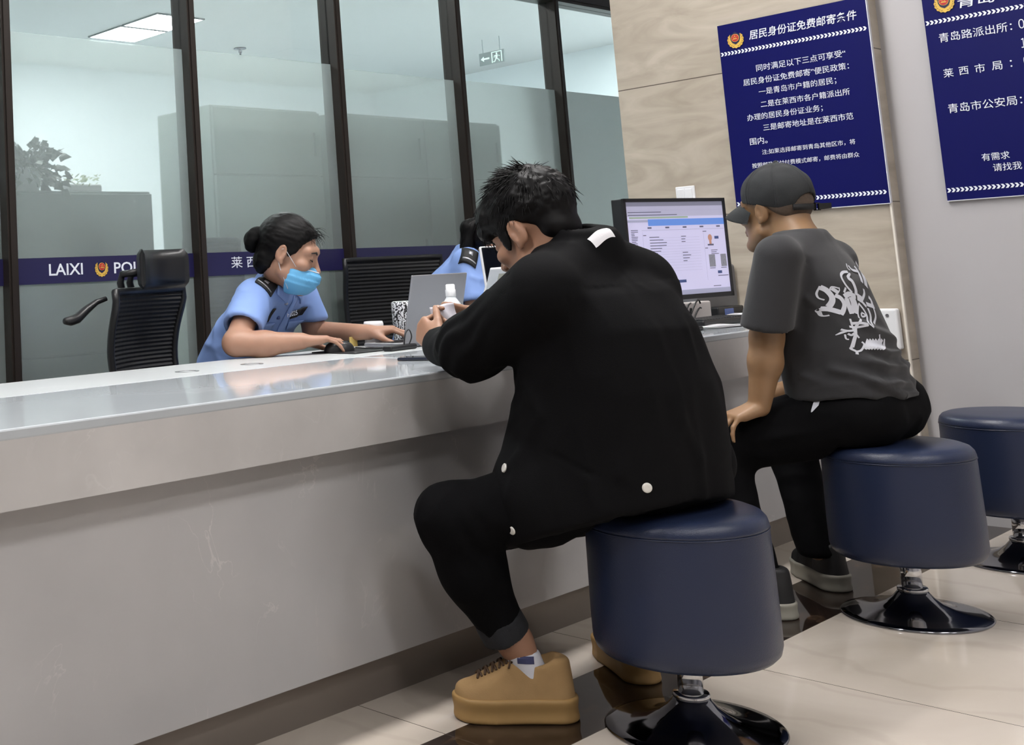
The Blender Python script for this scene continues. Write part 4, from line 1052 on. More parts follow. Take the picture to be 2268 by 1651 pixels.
def hand_sdf(F, w, d, n, thumb, curl=(.5, .3, .3), spread=.08, k=1.0, curls=None, th=(.75, .35), thc=.35, tip=None):
    """hand from the wrist w along d, n = back of the hand, thumb = side (unit vector roughly across)"""
    w = np.asarray(w, float); d = nrm(d); n = nrm(n - d * (n @ d)); t = nrm(np.asarray(thumb, float) - d * (np.asarray(thumb) @ d) - n * (np.asarray(thumb) @ n))
    def R(v, ax, a): ax = nrm(ax); return v * math.cos(a) + np.cross(ax, v) * math.sin(a) + ax * (ax @ v) * (1 - math.cos(a))
    ax = np.cross(n, d)                     # bending turns d towards the palm (-n)
    offs = [.027, .009, -.009, -.026]; ln = [(.043, .026, .021), (.047, .030, .022), (.043, .028, .021), (.034, .021, .019)]; rr = [.0088, .0090, .0086, .0076]; base = [.088, .091, .086, .079]
    for i in range(4):
        kn = w + (d * base[i] + t * offs[i] + n * (.004 - .002 * abs(i - 1.3))) * k
        F.add(Cap(w + (t * offs[i] * .55 + d * .012) * k, kn, .0145 * k, .0112 * k), .012 * k)
    F.add(Cap(w + (d * .03 + t * .022 - n * .006) * k, w + (d * .065 + t * .018 - n * .006) * k, .014 * k, .011 * k), .012 * k)
    F.add(Cap(w + (d * .02 - t * .018 - n * .006) * k, w + (d * .06 - t * .020 - n * .006) * k, .013 * k, .011 * k), .012 * k)
    tips = []
    for i in range(4):
        c = curls[i] if curls else curl; p = w + (d * base[i] + t * offs[i] + n * (.004 - .002 * abs(i - 1.3))) * k
        v = R(d, n, (1 if (np.cross(n, d) @ t) < 0 else -1) * 0); v = nrm(d + t * spread * (1.5 - i) / 1.5); a = 0; r = rr[i] * k
        for j in range(3):
            a2 = c[j]; v = R(v, ax, a2) if (R(n * 0 + d, ax, .1) @ n) < 0 else R(v, ax, -a2)
            q = p + v * ln[i][j] * k; F.add(Cap(p, q, r, r * .9), .0035 * k); p = q; r *= .9
        tips.append(p)
    p = w + (d * .022 + t * .026 - n * .006) * k; v = nrm(d * math.cos(th[0]) + t * math.sin(th[0]) - n * th[1])
    for j, (l, r0, r1) in enumerate(((.042, .0145, .0112), (.032, .0108, .0098), (.026, .0098, .0078))):
        q = p + v * l * k; F.add(Cap(p, q, r0 * k, r1 * k), (.014 if j == 0 else .004) * k); p = q; v = nrm(v - t * thc * .6 * (1 if j else .5) + d * .15 - n * .05)
    return tips, p
def strands(h, pts, flow, L, r, seg, rng, lift=.0, jit=.25, grav=0.0):
    """many fine tapered locks; pts and flow in the head's own frame"""
    b = MB()
    for p, fl in zip(pts, flow):
        p = np.array(p, float); d = nrm(np.array(fl) + np.array([rng.gauss(0, jit) for _ in range(3)])); l = L * rng.uniform(.6, 1.2); row = []
        for i in range(seg + 1):
            row.append(tuple(h.p(*p))); d = nrm(d + np.array([0, 0, -grav]) + np.array([rng.gauss(0, .06) for _ in range(3)])); p = p + d * l / seg
        b.tube(row, [r * h.k * (1 - .85 * i / seg) for i in range(seg + 1)], 4)
    return b
# ------------------------------------------------------------------ figures
SKIN = mat('skin_warm', '#9a725b', .5, sss=.10, var=.05, vscale=30)
SKIN_T = mat('skin_tanned', '#8a6a4c', .5, sss=.10, var=.06, vscale=30)
SKIN_F = mat('skin_fair', '#a57e69', .48, sss=.12, var=.04, vscale=30)
HAIR = mat('black_hair', '#060506', .5, spec=.16)
LIPS = mat('lip_rose', '#a4665a', .45)
JACK = mat('black_jacket_cotton', '#08080a', .85, bump=.25, bscale=500, spec=.12)
DENIM = mat('black_denim', '#050507', .9, bump=.3, bscale=600, spec=.12)
CUFF = mat('faded_denim_cuff', '#1a1c21', .85, bump=.4, bscale=500)
SUEDE = mat('tan_suede', '#9d7e55', .85, bump=.2, bscale=300, var=.06, vscale=25)
SOLE_T = mat('tan_rubber_sole', '#987849', .6)
LACE = mat('brown_lace', '#4a3626', .7)
SOCK = mat('white_sock', '#cfd0d8', .8)
TEE = mat('charcoal_tshirt_cotton', '#27272a', .88, bump=.2, bscale=500, sheen=.1)
PRINT = mat('white_shirt_print', '#c2c4cd', .7)
CAPM = mat('washed_black_cap_cotton', '#26282a', .88, bump=.3, bscale=500, var=.12, vscale=30)
TROUS = mat('black_trousers', '#050507', .85, bump=.2, bscale=500, spec=.12)
SNEAK = mat('black_sneaker', '#131315', .6)
SOLE_W = mat('off_white_sole', '#8f8c82', .6)
UNI = mat('light_blue_uniform_cotton', '#7d9ad3', .75, bump=.15, bscale=500)
EPAU = mat('black_epaulette', '#101216', .6)
MASKM = mat('blue_surgical_mask', '#5ea4d2', .7, bump=.15, bscale=400)
SNAP = mat('white_snap_button', '#d4d2cc', .35)
SILV = mat('silver_badge', '#b9bcc4', .3, metal=.7)

class Fn:
    """shape given by a function of local coordinates (origin c, axes = columns of M)"""
    def __init__(s, c, M, r, f): s.c, s.M, s.f = np.asarray(c, float), M, f; m = np.abs(M) @ np.asarray(r, float); s.lo, s.hi = s.c - m, s.c + m
    def __call__(s, X, Y, Z):
        p = (X - s.c[0], Y - s.c[1], Z - s.c[2]); return s.f(*[p[0] * s.M[0, i] + p[1] * s.M[1, i] + p[2] * s.M[2, i] for i in range(3)])

def bvh(o):
    org = np.array(o.get('_org') or (0, 0, 0)); me = o.data
    v = [tuple(np.array(p.co) + org) for p in me.vertices]
    return BVHTree.FromPolygons(v, [list(p.vertices) for p in me.polygons])
def drape(tree, polys, to3d, d, lift=.0015, back=.4):
    """polygons given in a flat frame are laid on the surface met along d"""
    d = Vector(d).normalized(); b = MB(); ids = {}; vs = []; fs = []
    for poly in polys:
        q = []
        for p in poly:
            key = (round(p[0], 5), round(p[1], 5))
            if key not in ids:
                o = Vector(to3d(*p)); h = tree.ray_cast(o - d * back, d)
                if h[0] is None: ids[key] = None
                else: ids[key] = len(vs); vs.append(tuple(h[0] - d * lift))
            q.append(ids[key])
        if None not in q: fs.append(q)
    return vs, fs
def stroke(pts, w, n=None):
    """flat ribbon of quads along a smooth line; w = width or (start, mid, end)"""
    P = [np.array(p, float) for p in pts]
    if len(P) > 2:
        out = []
        for i in range(len(P) - 1):
            p0, p1, p2, p3 = P[max(0, i - 1)], P[i], P[i + 1], P[min(len(P) - 1, i + 2)]
            for k in range(5):
                t = k / 5; out.append(.5 * (2 * p1 + (p2 - p0) * t + (2 * p0 - 5 * p1 + 4 * p2 - p3) * t * t + (3 * p1 - p0 - 3 * p2 + p3) * t ** 3))
        P = out + [P[-1]]
    else: P = [P[0] + (P[1] - P[0]) * k / 4 for k in range(5)]
    m = len(P); W = w if hasattr(w, '__len__') else (w, w, w); L, R_ = [], []
    for i, p in enumerate(P):
        t = nrm(P[min(m - 1, i + 1)] - P[max(0, i - 1)]); q = np.array((-t[1], t[0])); s = i / (m - 1)
        ww = W[0] + (W[1] - W[0]) * s * 2 if s < .5 else W[1] + (W[2] - W[1]) * (s - .5) * 2
        L.append(p + q * ww / 2); R_.append(p - q * ww / 2)
    return [[tuple(L[i]), tuple(R_[i]), tuple(R_[i + 1]), tuple(L[i + 1])] for i in range(m - 1)]

def shoe(person, name, heel, toe, m_up, m_sole, lace=True, sole_h=.042, tag_=None):
    heel, toe = np.array(heel, float), np.array(toe, float); f = nrm(toe - heel); L = np.linalg.norm(toe - heel); s = np.array([f[1], -f[0], 0]); M = np.stack([s, f, [0, 0, 1]], 1); c = (heel + toe) / 2; c[2] = 0
    k = L / .285
    def outline(x, y, g):
        # rounded foot outline, length along y
        h = np.clip((y + .10 * k) / (.185 * k), 0, 1); cx = .006 * np.sin(h * 3.0) * k
        return np.sqrt((x - cx) ** 2 + (y - (-.10 * k + h * .185 * k)) ** 2) - (.039 + .015 * h - .0105 * np.clip(h - .8, 0, 1) * 5) * k - g
    def solef(x, y, z):
        d2 = outline(x, y, .009 + .0014 * np.cos(z * 130)); dz = np.abs(z - sole_h / 2 - .018 * np.clip(y / (.14 * k) - .55, 0, 1) ** 2) - sole_h / 2 + .006
        a = np.maximum(d2 + .006, 0); b = np.maximum(dz, 0); return np.sqrt(a * a + b * b) + np.minimum(np.maximum(d2 + .006, dz), 0) - .006
    lo = c - .19; hi = c + .19; lo[2] = -.02; hi[2] = .19
    F = Field(lo, hi, .0035); F.add(Fn(c, M, (.1, .19, .09), solef), .001)
    sV, sF = F.mesh(); sV = relax(sV, sF, 2)
    F = Field(lo, hi, .0035)
    def upf(x, y, z):
        top = np.interp(y / k, [-.13, -.10, -.06, -.02, .0, .04, .09, .13], [.136, .140, .124, .138, .136, .114, .090, .076])
        d2 = outline(x, y, .004) + np.clip((z - sole_h) / .09, 0, 1) * .0085 * (1 + .8 * (y > -.05)); dz = z - top + (x / .05) ** 2 * .022 * (y > -.02)
        return np.maximum(_sm(-d2, -dz, .012) * -1, sole_h - .012 - z)
    F.add(Fn(c, M, (.1, .19, .15), upf), .001)
    F.sub(Ell(c + M @ np.array([0, -.062 * k, .150]), (.033, .050 * k, .046), M), .006)
    V, Fc = F.mesh(); V = relax(V, Fc, 3)
    N_ = vnormals(V, Fc)
    V = crease(V, N_, [c + M @ np.array([q * .052, -.035, .062]) if i == 0 else c + M @ np.array([q * .040, .012, .115]) for q in (-1,) for i in (0, 1)], -.004, .004)
    N_ = vnormals(V, Fc); V = V + N_ * (vnoise(V, .03, 3) * .0016)[:, None]
    up = mesh_obj(name, V, Fc, m_up, person, True)
    mesh_obj('sole', sV, sF, m_sole, up, True)
    if lace:
        tr = bvh(up); b = MB()
        for i in range(6):
            y = (-.012 + i * .017) * k
            for sg in (1, -1):
                pts = []
                for j in range(7):
                    x = (-.024 + .048 * j / 6); o = c + M @ np.array([x, y + sg * (.005 * (j - 3) / 3), .25]); h = tr.ray_cast(Vector(o), Vector((0, 0, -1)))
                    if h[0] is not None: pts.append(tuple(h[0] + Vector((0, 0, .0025 + .003 * math.sin(math.pi * j / 6)))))
                if len(pts) > 2: b.tube(pts, .0028, 6)
        p0 = c + M @ np.array([0, -.016 * k, .138])
        for sg in (-1, 1):
            b.tube([tuple(p0), tuple(p0 + M @ np.array([sg * .018, -.006, .012])), tuple(p0 + M @ np.array([sg * .034, .004, .004])), tuple(p0 + M @ np.array([sg * .028, .014, -.008])), tuple(p0 + M @ np.array([sg * .006, .004, .002]))], .0024, 6)
            b.tube([tuple(p0), tuple(p0 + M @ np.array([sg * .02, .012, .006])), tuple(p0 + M @ np.array([sg * .036, .022, -.018]))], .0024, 6)
        b.build('lace', LACE if m_up is SUEDE else SOLE_W, up, True)
    else: tr = None
    return up

def stool_sdf(x, y):
    return Fn((x, y, .24), np.eye(3), (.20, .20, .245), lambda a, b, c: np.maximum(np.sqrt(a * a + b * b) - .1955, c - .243 + .0000))
STOOL1, STOOL2 = stool_sdf(2.568, 1.475), stool_sdf(3.757, 1.458)
BTN = ((0.8458, 0.5053, -0.1712), (0.7845, 0.5862, -0.2025), (0.7902, 0.5925, -0.1567))
# ---- the man in the black jacket
def man_jacket():
    org = (2.57, 1.5, 0)
    h = Head((2.462, 1.70, 1.106), (.02, .88, -.42), k=1.08)
    fine = [(A(2.30, 1.55, .98), A(2.60, 1.86, 1.30)), (A(2.42, 1.98, .78), A(2.80, 2.22, .98))]
    F = Field(A(2.15, 1.28, .04), A(3.05, 2.25, 1.30), .007, fine, .0035)
    head_sdf(F, h)
    nb = A(2.50, 1.61, 1.00)
    F.add(Cap(h.p(0, -.025, -.05), nb, .056, .062), .025)
    F.add(Cap(h.p(0, -.05, -.03), nb + A(0, -.005, 0.03), .045, .052), .03)
    # torso, arms, legs under the clothes
    F.add(Cap(A(2.56, 1.54, .60), A(2.515, 1.585, .92), .115, .09, ((0, 1, 0), .8)), .03)
    for a, b, r0, r1 in (((2.34, 1.60, .955), (2.66, 1.58, .965), .040, .040), ((2.32, 1.60, .960), (2.345, 1.83, .835), .044, .04), ((2.345, 1.83, .835), (2.492, 2.045, .835), .04, .027),
                         ((2.68, 1.58, .968), (2.80, 1.83, .82), .044, .04), ((2.80, 1.83, .82), (2.72, 2.06, .872), .04, .027),
                         ((2.50, 1.53, .56), (2.25, 1.85, .46), .075, .052), ((2.25, 1.85, .46), (2.365, 1.785, .17), .05, .037), ((2.365, 1.785, .17), (2.394, 1.756, .085), .036, .030), ((2.394, 1.756, .085), (2.36, 1.79, .07), .028, .022),
                         ((2.65, 1.52, .56), (2.93, 1.86, .48), .075, .052), ((2.93, 1.86, .48), (2.775, 1.76, .12), .05, .036), ((2.775, 1.75, .12), (2.80, 1.755, .07), .036, .034)):
        F.add(Cap(A(*a), A(*b), r0, r1), .03)
    wl, wr = A(2.480, 2.036, .836), A(2.705, 2.083, .888)
    hand_sdf(F, wl, A(.22, .62, .36), A(-.78, .42, .25), A(.05, -.45, .85), curl=(1.05, 1.15, .6), th=(.40, .30), thc=.12, k=1.0)
    hand_sdf(F, wr, A(-.70, .36, .10), A(.40, .80, .1), A(.05, -.2, 1), curl=(.50, .75, .5), th=(.22, .30), thc=.05, k=.98)
    F.sub(STOOL1, .004)
    def post(V, Fc): return V
    body = skin_obj('person', F, SKIN, None, 2, post, org)
    tag(body, 'man in black jacket seated on the nearest stool, bent over papers in his hands', 'person')
    # hair
    F = Field(h.c - .22, h.c + .24, .0045)
    F.add(h.ell((0, -.016, .056), (.086, .108, .098)), .01)
    F.add(h.ell((0, .052, .074), (.072, .050, .052)), .03)
    F.add(h.ell((-.026, .076, .050), (.042, .028, .028)), .02)
    F.add(h.ell((.02, .076, .054), (.05, .027, .028)), .02)
    lower = Fn(h.c, h.M, (.3, .3, .3), lambda x, y, z: (z / h.k) - np.interp(y / h.k, [-.13, -.085, -.045, -.012, .030, .060, .075, .14], [-.035, -.030, -.002, .030, .016, .030, .028, .020]))
    F.sub(lower, .012)
    for s in (-1, 1):
        F.add(h.ell((s * .0745, .026, .008), (.0045, .013, .034)), .006)
    F.add(h.ell((0, -.066, -.012), (.060, .038, .046)), .012)
    def hp(V, Fc):
        n = vnormals(V, Fc); q = h.local(V); w = np.clip((q[:, 2] + .01) / .05, 0, 1)
        st = np.stack([q[:, 0], q[:, 1] * .35, q[:, 2] * .6], 1)
        return V + n * (w * (.0055 * vnoise(st, .012, 1) + .003 * vnoise(st, .005, 2)))[:, None]
    hair = skin_obj('hair', F, HAIR, body, 1, hp)
    rg = random.Random(11); tr = bvh(hair); P_, Fl = [], []
    for _ in range(1500):
        az = rg.uniform(0, 2 * math.pi); el = rg.uniform(-.15, 1.55); d = A(math.cos(az) * math.cos(el), math.sin(az) * math.cos(el), math.sin(el))
        o = h.p(*(A(0, -.01, .055) + d * .25)); w = h.M @ -d; hit = tr.ray_cast(Vector(o), Vector(w))
        if hit[0] is None: continue
        p = h.local(np.array(hit[0])); n = d
        if p[2] < .02 and p[1] < .05: continue
        cr = nrm(p - A(0, -.07, .14)); fl = nrm(cr - n * (cr @ n)); 
        up = .75 if (-.07 < p[1] < .03 and p[2] > .13) else .12
        P_.append(p - n * .004); Fl.append(fl * 1.0 + n * up)
    b = strands(h, P_, Fl, .036, .0016, 4, rg, jit=.22, grav=.10)
    b.build('hair_lock', HAIR, hair, True)
    # brow
    for s in (-1,):
        bm_ = MB(); bm_.tube([tuple(h.p(s * .016, .094, .026)), tuple(h.p(s * .034, .091, .031)), tuple(h.p(s * .050, .078, .025))], [.0026, .0032, .0015], 6); bm_.build('eyebrow', HAIR, body, True)
    # jacket
    F = Field(A(2.10, 1.25, .33), A(3.02, 2.14, 1.16), .0065)
    side, fr = nrm(A(1, -.05, 0)), nrm(A(.05, 1, 0))
    rows = [(A(2.54, 1.635, .34), .262, .272), (A(2.542, 1.622, .50), .258, .260), (A(2.54, 1.59, .60), .243, .230), (A(2.525, 1.56, .75), .225, .195), (A(2.51, 1.565, .88), .213, .170), (A(2.505, 1.585, .96), .215, .135), (A(2.50, 1.60, 1.01), .195, .105), (A(2.495, 1.605, 1.045), .15, .09), (A(2.49, 1.61, 1.075), .10, .078)]
    F.add(Loft(rows, side, fr, 2.5), .01)
    for a, b_, r0, r1 in (((2.305, 1.585, .972), (2.345, 1.825, .842), .083, .072), ((2.345, 1.825, .842), (2.485, 2.035, .835), .070, .048), ((2.675, 1.56, .958), (2.80, 1.83, .83), .082, .070), ((2.80, 1.83, .83), (2.725, 2.05, .87), .068, .047)):
        F.add(Cap(A(*a), A(*b_), r0, r1), .035)
    F.add(Cap(A(2.535, 1.585, 1.035), A(2.655, 1.56, .99), .068, .072), .03); F.add(Cap(A(2.46, 1.60, 1.03), A(2.33, 1.59, .99), .062, .07), .03)
    F.add(Cap(A(2.47, 1.55, .525), A(2.383, 1.668, .500), .125, .130), .03)
    # collar
    F.add(Cap(A(2.497, 1.585, 1.06), A(2.487, 1.612, 1.098), .082, .074), .015)
    F.sub(Cap(A(2.487, 1.622, 1.07), A(2.47, 1.65, 1.17), .062, .064), .004)
    F.cut(A(2.478, 1.635, 1.122), A(-.1, -.15, 1), A(2.38, 1.50, 1.07), A(2.62, 1.75, 1.17))
    F.cut(A(2.55, 1.58, .437), A(-.07, -.34, -1), A(2.10, 1.25, .30), A(3.02, 1.95, .65), .006); F.sub(STOOL1, .004)
    e = nrm(A(.14, .21, -.004)); F.cut(A(2.495, 2.05, .835), e, A(2.40, 1.98, .74), A(2.62, 2.12, .92)); F.cut(A(2.722, 2.056, .872), nrm(A(-.075, .22, .04)), A(2.64, 1.99, .78), A(2.82, 2.14, .95))
    def jp(V, Fc):
        n = vnormals(V, Fc)
        amp = np.where(V[:, 2] < .98, .0045, .002)
        V = folds(V, n, 21, 1.0, .07, A(.1, .1, 1), 3.0) * 0 + V + n * (amp * ((1 - 2 * np.abs(vnoise((V - np.outer(V[:, 2], A(0, 0, .62))), .055, 21))) * .7 + vnoise(V, .13, 22)))[:, None]
        arm = np.exp(-(np.linalg.norm(V - A(2.345, 1.81, .845), axis=1) / .12) ** 2)
        V = V + n * (arm * .006 * np.sin(((V - A(2.3, 1.8, .85)) @ nrm(A(.3, .4, .55))) * 150 + 2 * vnoise(V, .08, 4)))[:, None]
        n = vnormals(V, Fc)
        # yoke seam across the back, armhole seam, folds that fan from the shoulder and hip
        V = crease(V, n, [A(2.27, 1.50, .985), A(2.40, 1.44, .965), A(2.58, 1.42, .965), A(2.74, 1.46, .985)], -.0045, .0035)
        V = crease(V, n, [A(2.27, 1.48, .985), A(2.40, 1.42, .955), A(2.58, 1.40, .955), A(2.74, 1.44, .975)], .003, .008)
        V = crease(V, n, [A(2.255, 1.66, 1.02), A(2.26, 1.55, 1.0), A(2.285, 1.48, .93), A(2.29, 1.46, .84)], -.004, .004)
        V = crease(V, n, [A(2.32, 1.40, .78), A(2.42, 1.36, .775), A(2.58, 1.36, .78)], -.004, .004)
        for pts, a, w in (([A(2.30, 1.42, .80), A(2.31, 1.42, .66), A(2.33, 1.45, .58)], .007, .014), ([A(2.29, 1.60, .62), A(2.30, 1.50, .58), A(2.32, 1.42, .57)], -.006, .006), ([A(2.36, 1.37, .84), A(2.45, 1.36, .70), A(2.50, 1.37, .60)], .005, .016), ([A(2.62, 1.37, .86), A(2.70, 1.38, .70), A(2.74, 1.40, .58)], .006, .018), ([A(2.30, 1.68, .80), A(2.30, 1.62, .70), A(2.29, 1.70, .58)], .007, .016)):
            V = crease(V, n, pts, a, w)
        return V
    jk = skin_obj('jacket', F, JACK, body, 2, jp)
    tj = bvh(jk)
    def snap(o, d):
        hit = tj.ray_cast(Vector(o), Vector(d).normalized())
        if hit[0] is None: return
        n = hit[1]; n = n if n.dot(Vector(d)) < 0 else -n; M = frame(hit[0], n.orthogonal(), n.cross(n.orthogonal()))
        MB().lathe([(0, -.002), (.0105, -.002), (.0105, .0015), (.0085, .003), (.004, .0022), (0, .0022)], (0, 0, 0), 24, M, False).build('button', SNAP, jk, True)
    for d_ in BTN: snap(A(0, 0, 1.032) + A(*d_) * 2.1, d_)
    lab = [[(i / 10, j / 6), ((i + 1) / 10, j / 6), ((i + 1) / 10, (j + 1) / 6), (i / 10, (j + 1) / 6)] for i in range(10) for j in range(6)]
    def l3(u, v): return A(2.428, 1.535, 1.10) + A(.054, -.010, 0) * u + A(.006, -.022, -.006) * v
    vs, fs = drape(tj, lab, l3, (0, .35, -1), .003, .2)
    if vs: mesh_obj('size_label', vs, fs, PAPER, jk)
    # trousers
    F = Field(A(2.12, 1.32, .08), A(3.06, 2.02, .72), .0065)
    F.add(Cap(A(2.50, 1.49, .57), A(2.63, 1.49, .57), .125, .125, ((0, 0, 1), .8)), .03)
    for a, b_, r0, r1 in (((2.49, 1.53, .555), (2.365, 1.695, .490), .096, .090), ((2.365, 1.695, .490), (2.250, 1.85, .457), .088, .072), ((2.250, 1.85, .457), (2.295, 1.830, .33), .073, .070), ((2.295, 1.830, .33), (2.348, 1.800, .195), .068, .053),
                          ((2.64, 1.53, .555), (2.92, 1.85, .475), .105, .075), ((2.92, 1.85, .475), (2.785, 1.77, .19), .073, .055)):
        F.add(Cap(A(*a), A(*b_), r0, r1), .04)
    F.sub(STOOL1, .004)
    F.cut(A(2.350, 1.798, .185), A(.12, -.08, -1), A(2.2, 1.7, .06), A(2.45, 1.92, .24)); F.cut(A(2.79, 1.77, .17), A(0, 0, -1), A(2.65, 1.65, .06), A(2.9, 1.9, .25))
    def tp(V, Fc):
        n = vnormals(V, Fc); V = folds(V, n, 31, .0045, .05, A(.3, -.2, .3), 2.0)
        kn = np.exp(-(np.linalg.norm(V - A(2.32, 1.80, .42), axis=1) / .09) ** 2); n = vnormals(V, Fc)
        return V + n * (kn * .006 * np.sin(((V - A(2.3, 1.8, .4)) @ nrm(A(.55, -.5, .65))) * 120 + 2 * vnoise(V, .07, 5)))[:, None]
    trs = skin_obj('trousers', F, DENIM, body, 2, tp)
    F = Field(A(2.24, 1.69, .12), A(2.46, 1.91, .28), .004)
    ax = nrm(A(2.348 - 2.295, 1.800 - 1.830, .195 - .33)); c0 = A(2.345, 1.802, .205)
    F.add(Cap(c0 - ax * .022, c0 + ax * .026, .058, .056), .003); F.cut(c0 + ax * .028, ax); F.cut(c0 - ax * .024, -ax); F.sub(Cap(c0 + ax * .012, c0 + ax * .10, .045, .043), .003)
    V, Fc = F.mesh(); V = relax(V, Fc, 2); n = vnormals(V, Fc); V = V + n * (vnoise(V, .03, 9) * .003)[:, None]
    mesh_obj('turned_up_cuff', V, Fc, CUFF, trs, True)
    # socks and shoes
    F = Field(A(2.28, 1.66, .03), A(2.46, 1.88, .18), .004)
    F.add(Cap(A(2.371, 1.779, .155), A(2.394, 1.755, .08), .0415, .033), .01); F.add(Cap(A(2.396, 1.752, .08), A(2.36, 1.79, .075), .031, .026), .02); F.cut(A(2.374, 1.775, .148), nrm(A(-.02, .06, 1)))
    so = skin_obj('sock', F, SOCK, body, 2)
    st = bvh(so); fl = MB()
    q = [[(i / 4, j / 3), ((i + 1) / 4, j / 3), ((i + 1) / 4, (j + 1) / 3), (i / 4, (j + 1) / 3)] for i in range(4) for j in range(3)]
    def fl3(u, v): return A(2.352, 1.748, .146) + A(.020, -.031, .0) * (u - .5) - A(0, 0, .017) * v
    vs, fs = drape(st, q, fl3, (.80, .56, -.2), .001, .15)
    if vs: mesh_obj('sock_print', vs, fs, mat('sock_navy_print', '#3b3f63', .8), so)
    shoe(body, 'shoe', (2.450, 1.692, 0), (2.262, 1.900, 0), SUEDE, SOLE_T, True, .054)
    shoe(body, 'shoe', (2.752, 1.692, 0), (2.925, 1.915, 0), SUEDE, SOLE_T, True, .054)
    # the paper slip he holds
    b = MB(); vs = []; fs = []
    for j in range(9):
        for i in range(9):
            u, v = i / 8, j / 8; p = A(2.548, 2.092, .884) + A(.062, -.030, .010) * u + A(-.004, .016, .050) * v + A(0, 1, .3) * (.004 * math.sin(u * 7 + v * 3)); vs.append(tuple(p))
    for j in range(8):
        for i in range(8): fs.append((j * 9 + i, j * 9 + i + 1, (j + 1) * 9 + i + 1, (j + 1) * 9 + i))
    o = mesh_obj('paper_slip', vs, fs, mat('pale_lilac_paper', '#cfccd6', .7), None, True, (2.63, 2.10, .88))
    tag(o, 'small creased paper slip held in the hands of the man in black jacket', 'paper'); md = o.modifiers.new('thick', 'SOLIDIFY'); md.thickness = .0006
man_jacket()

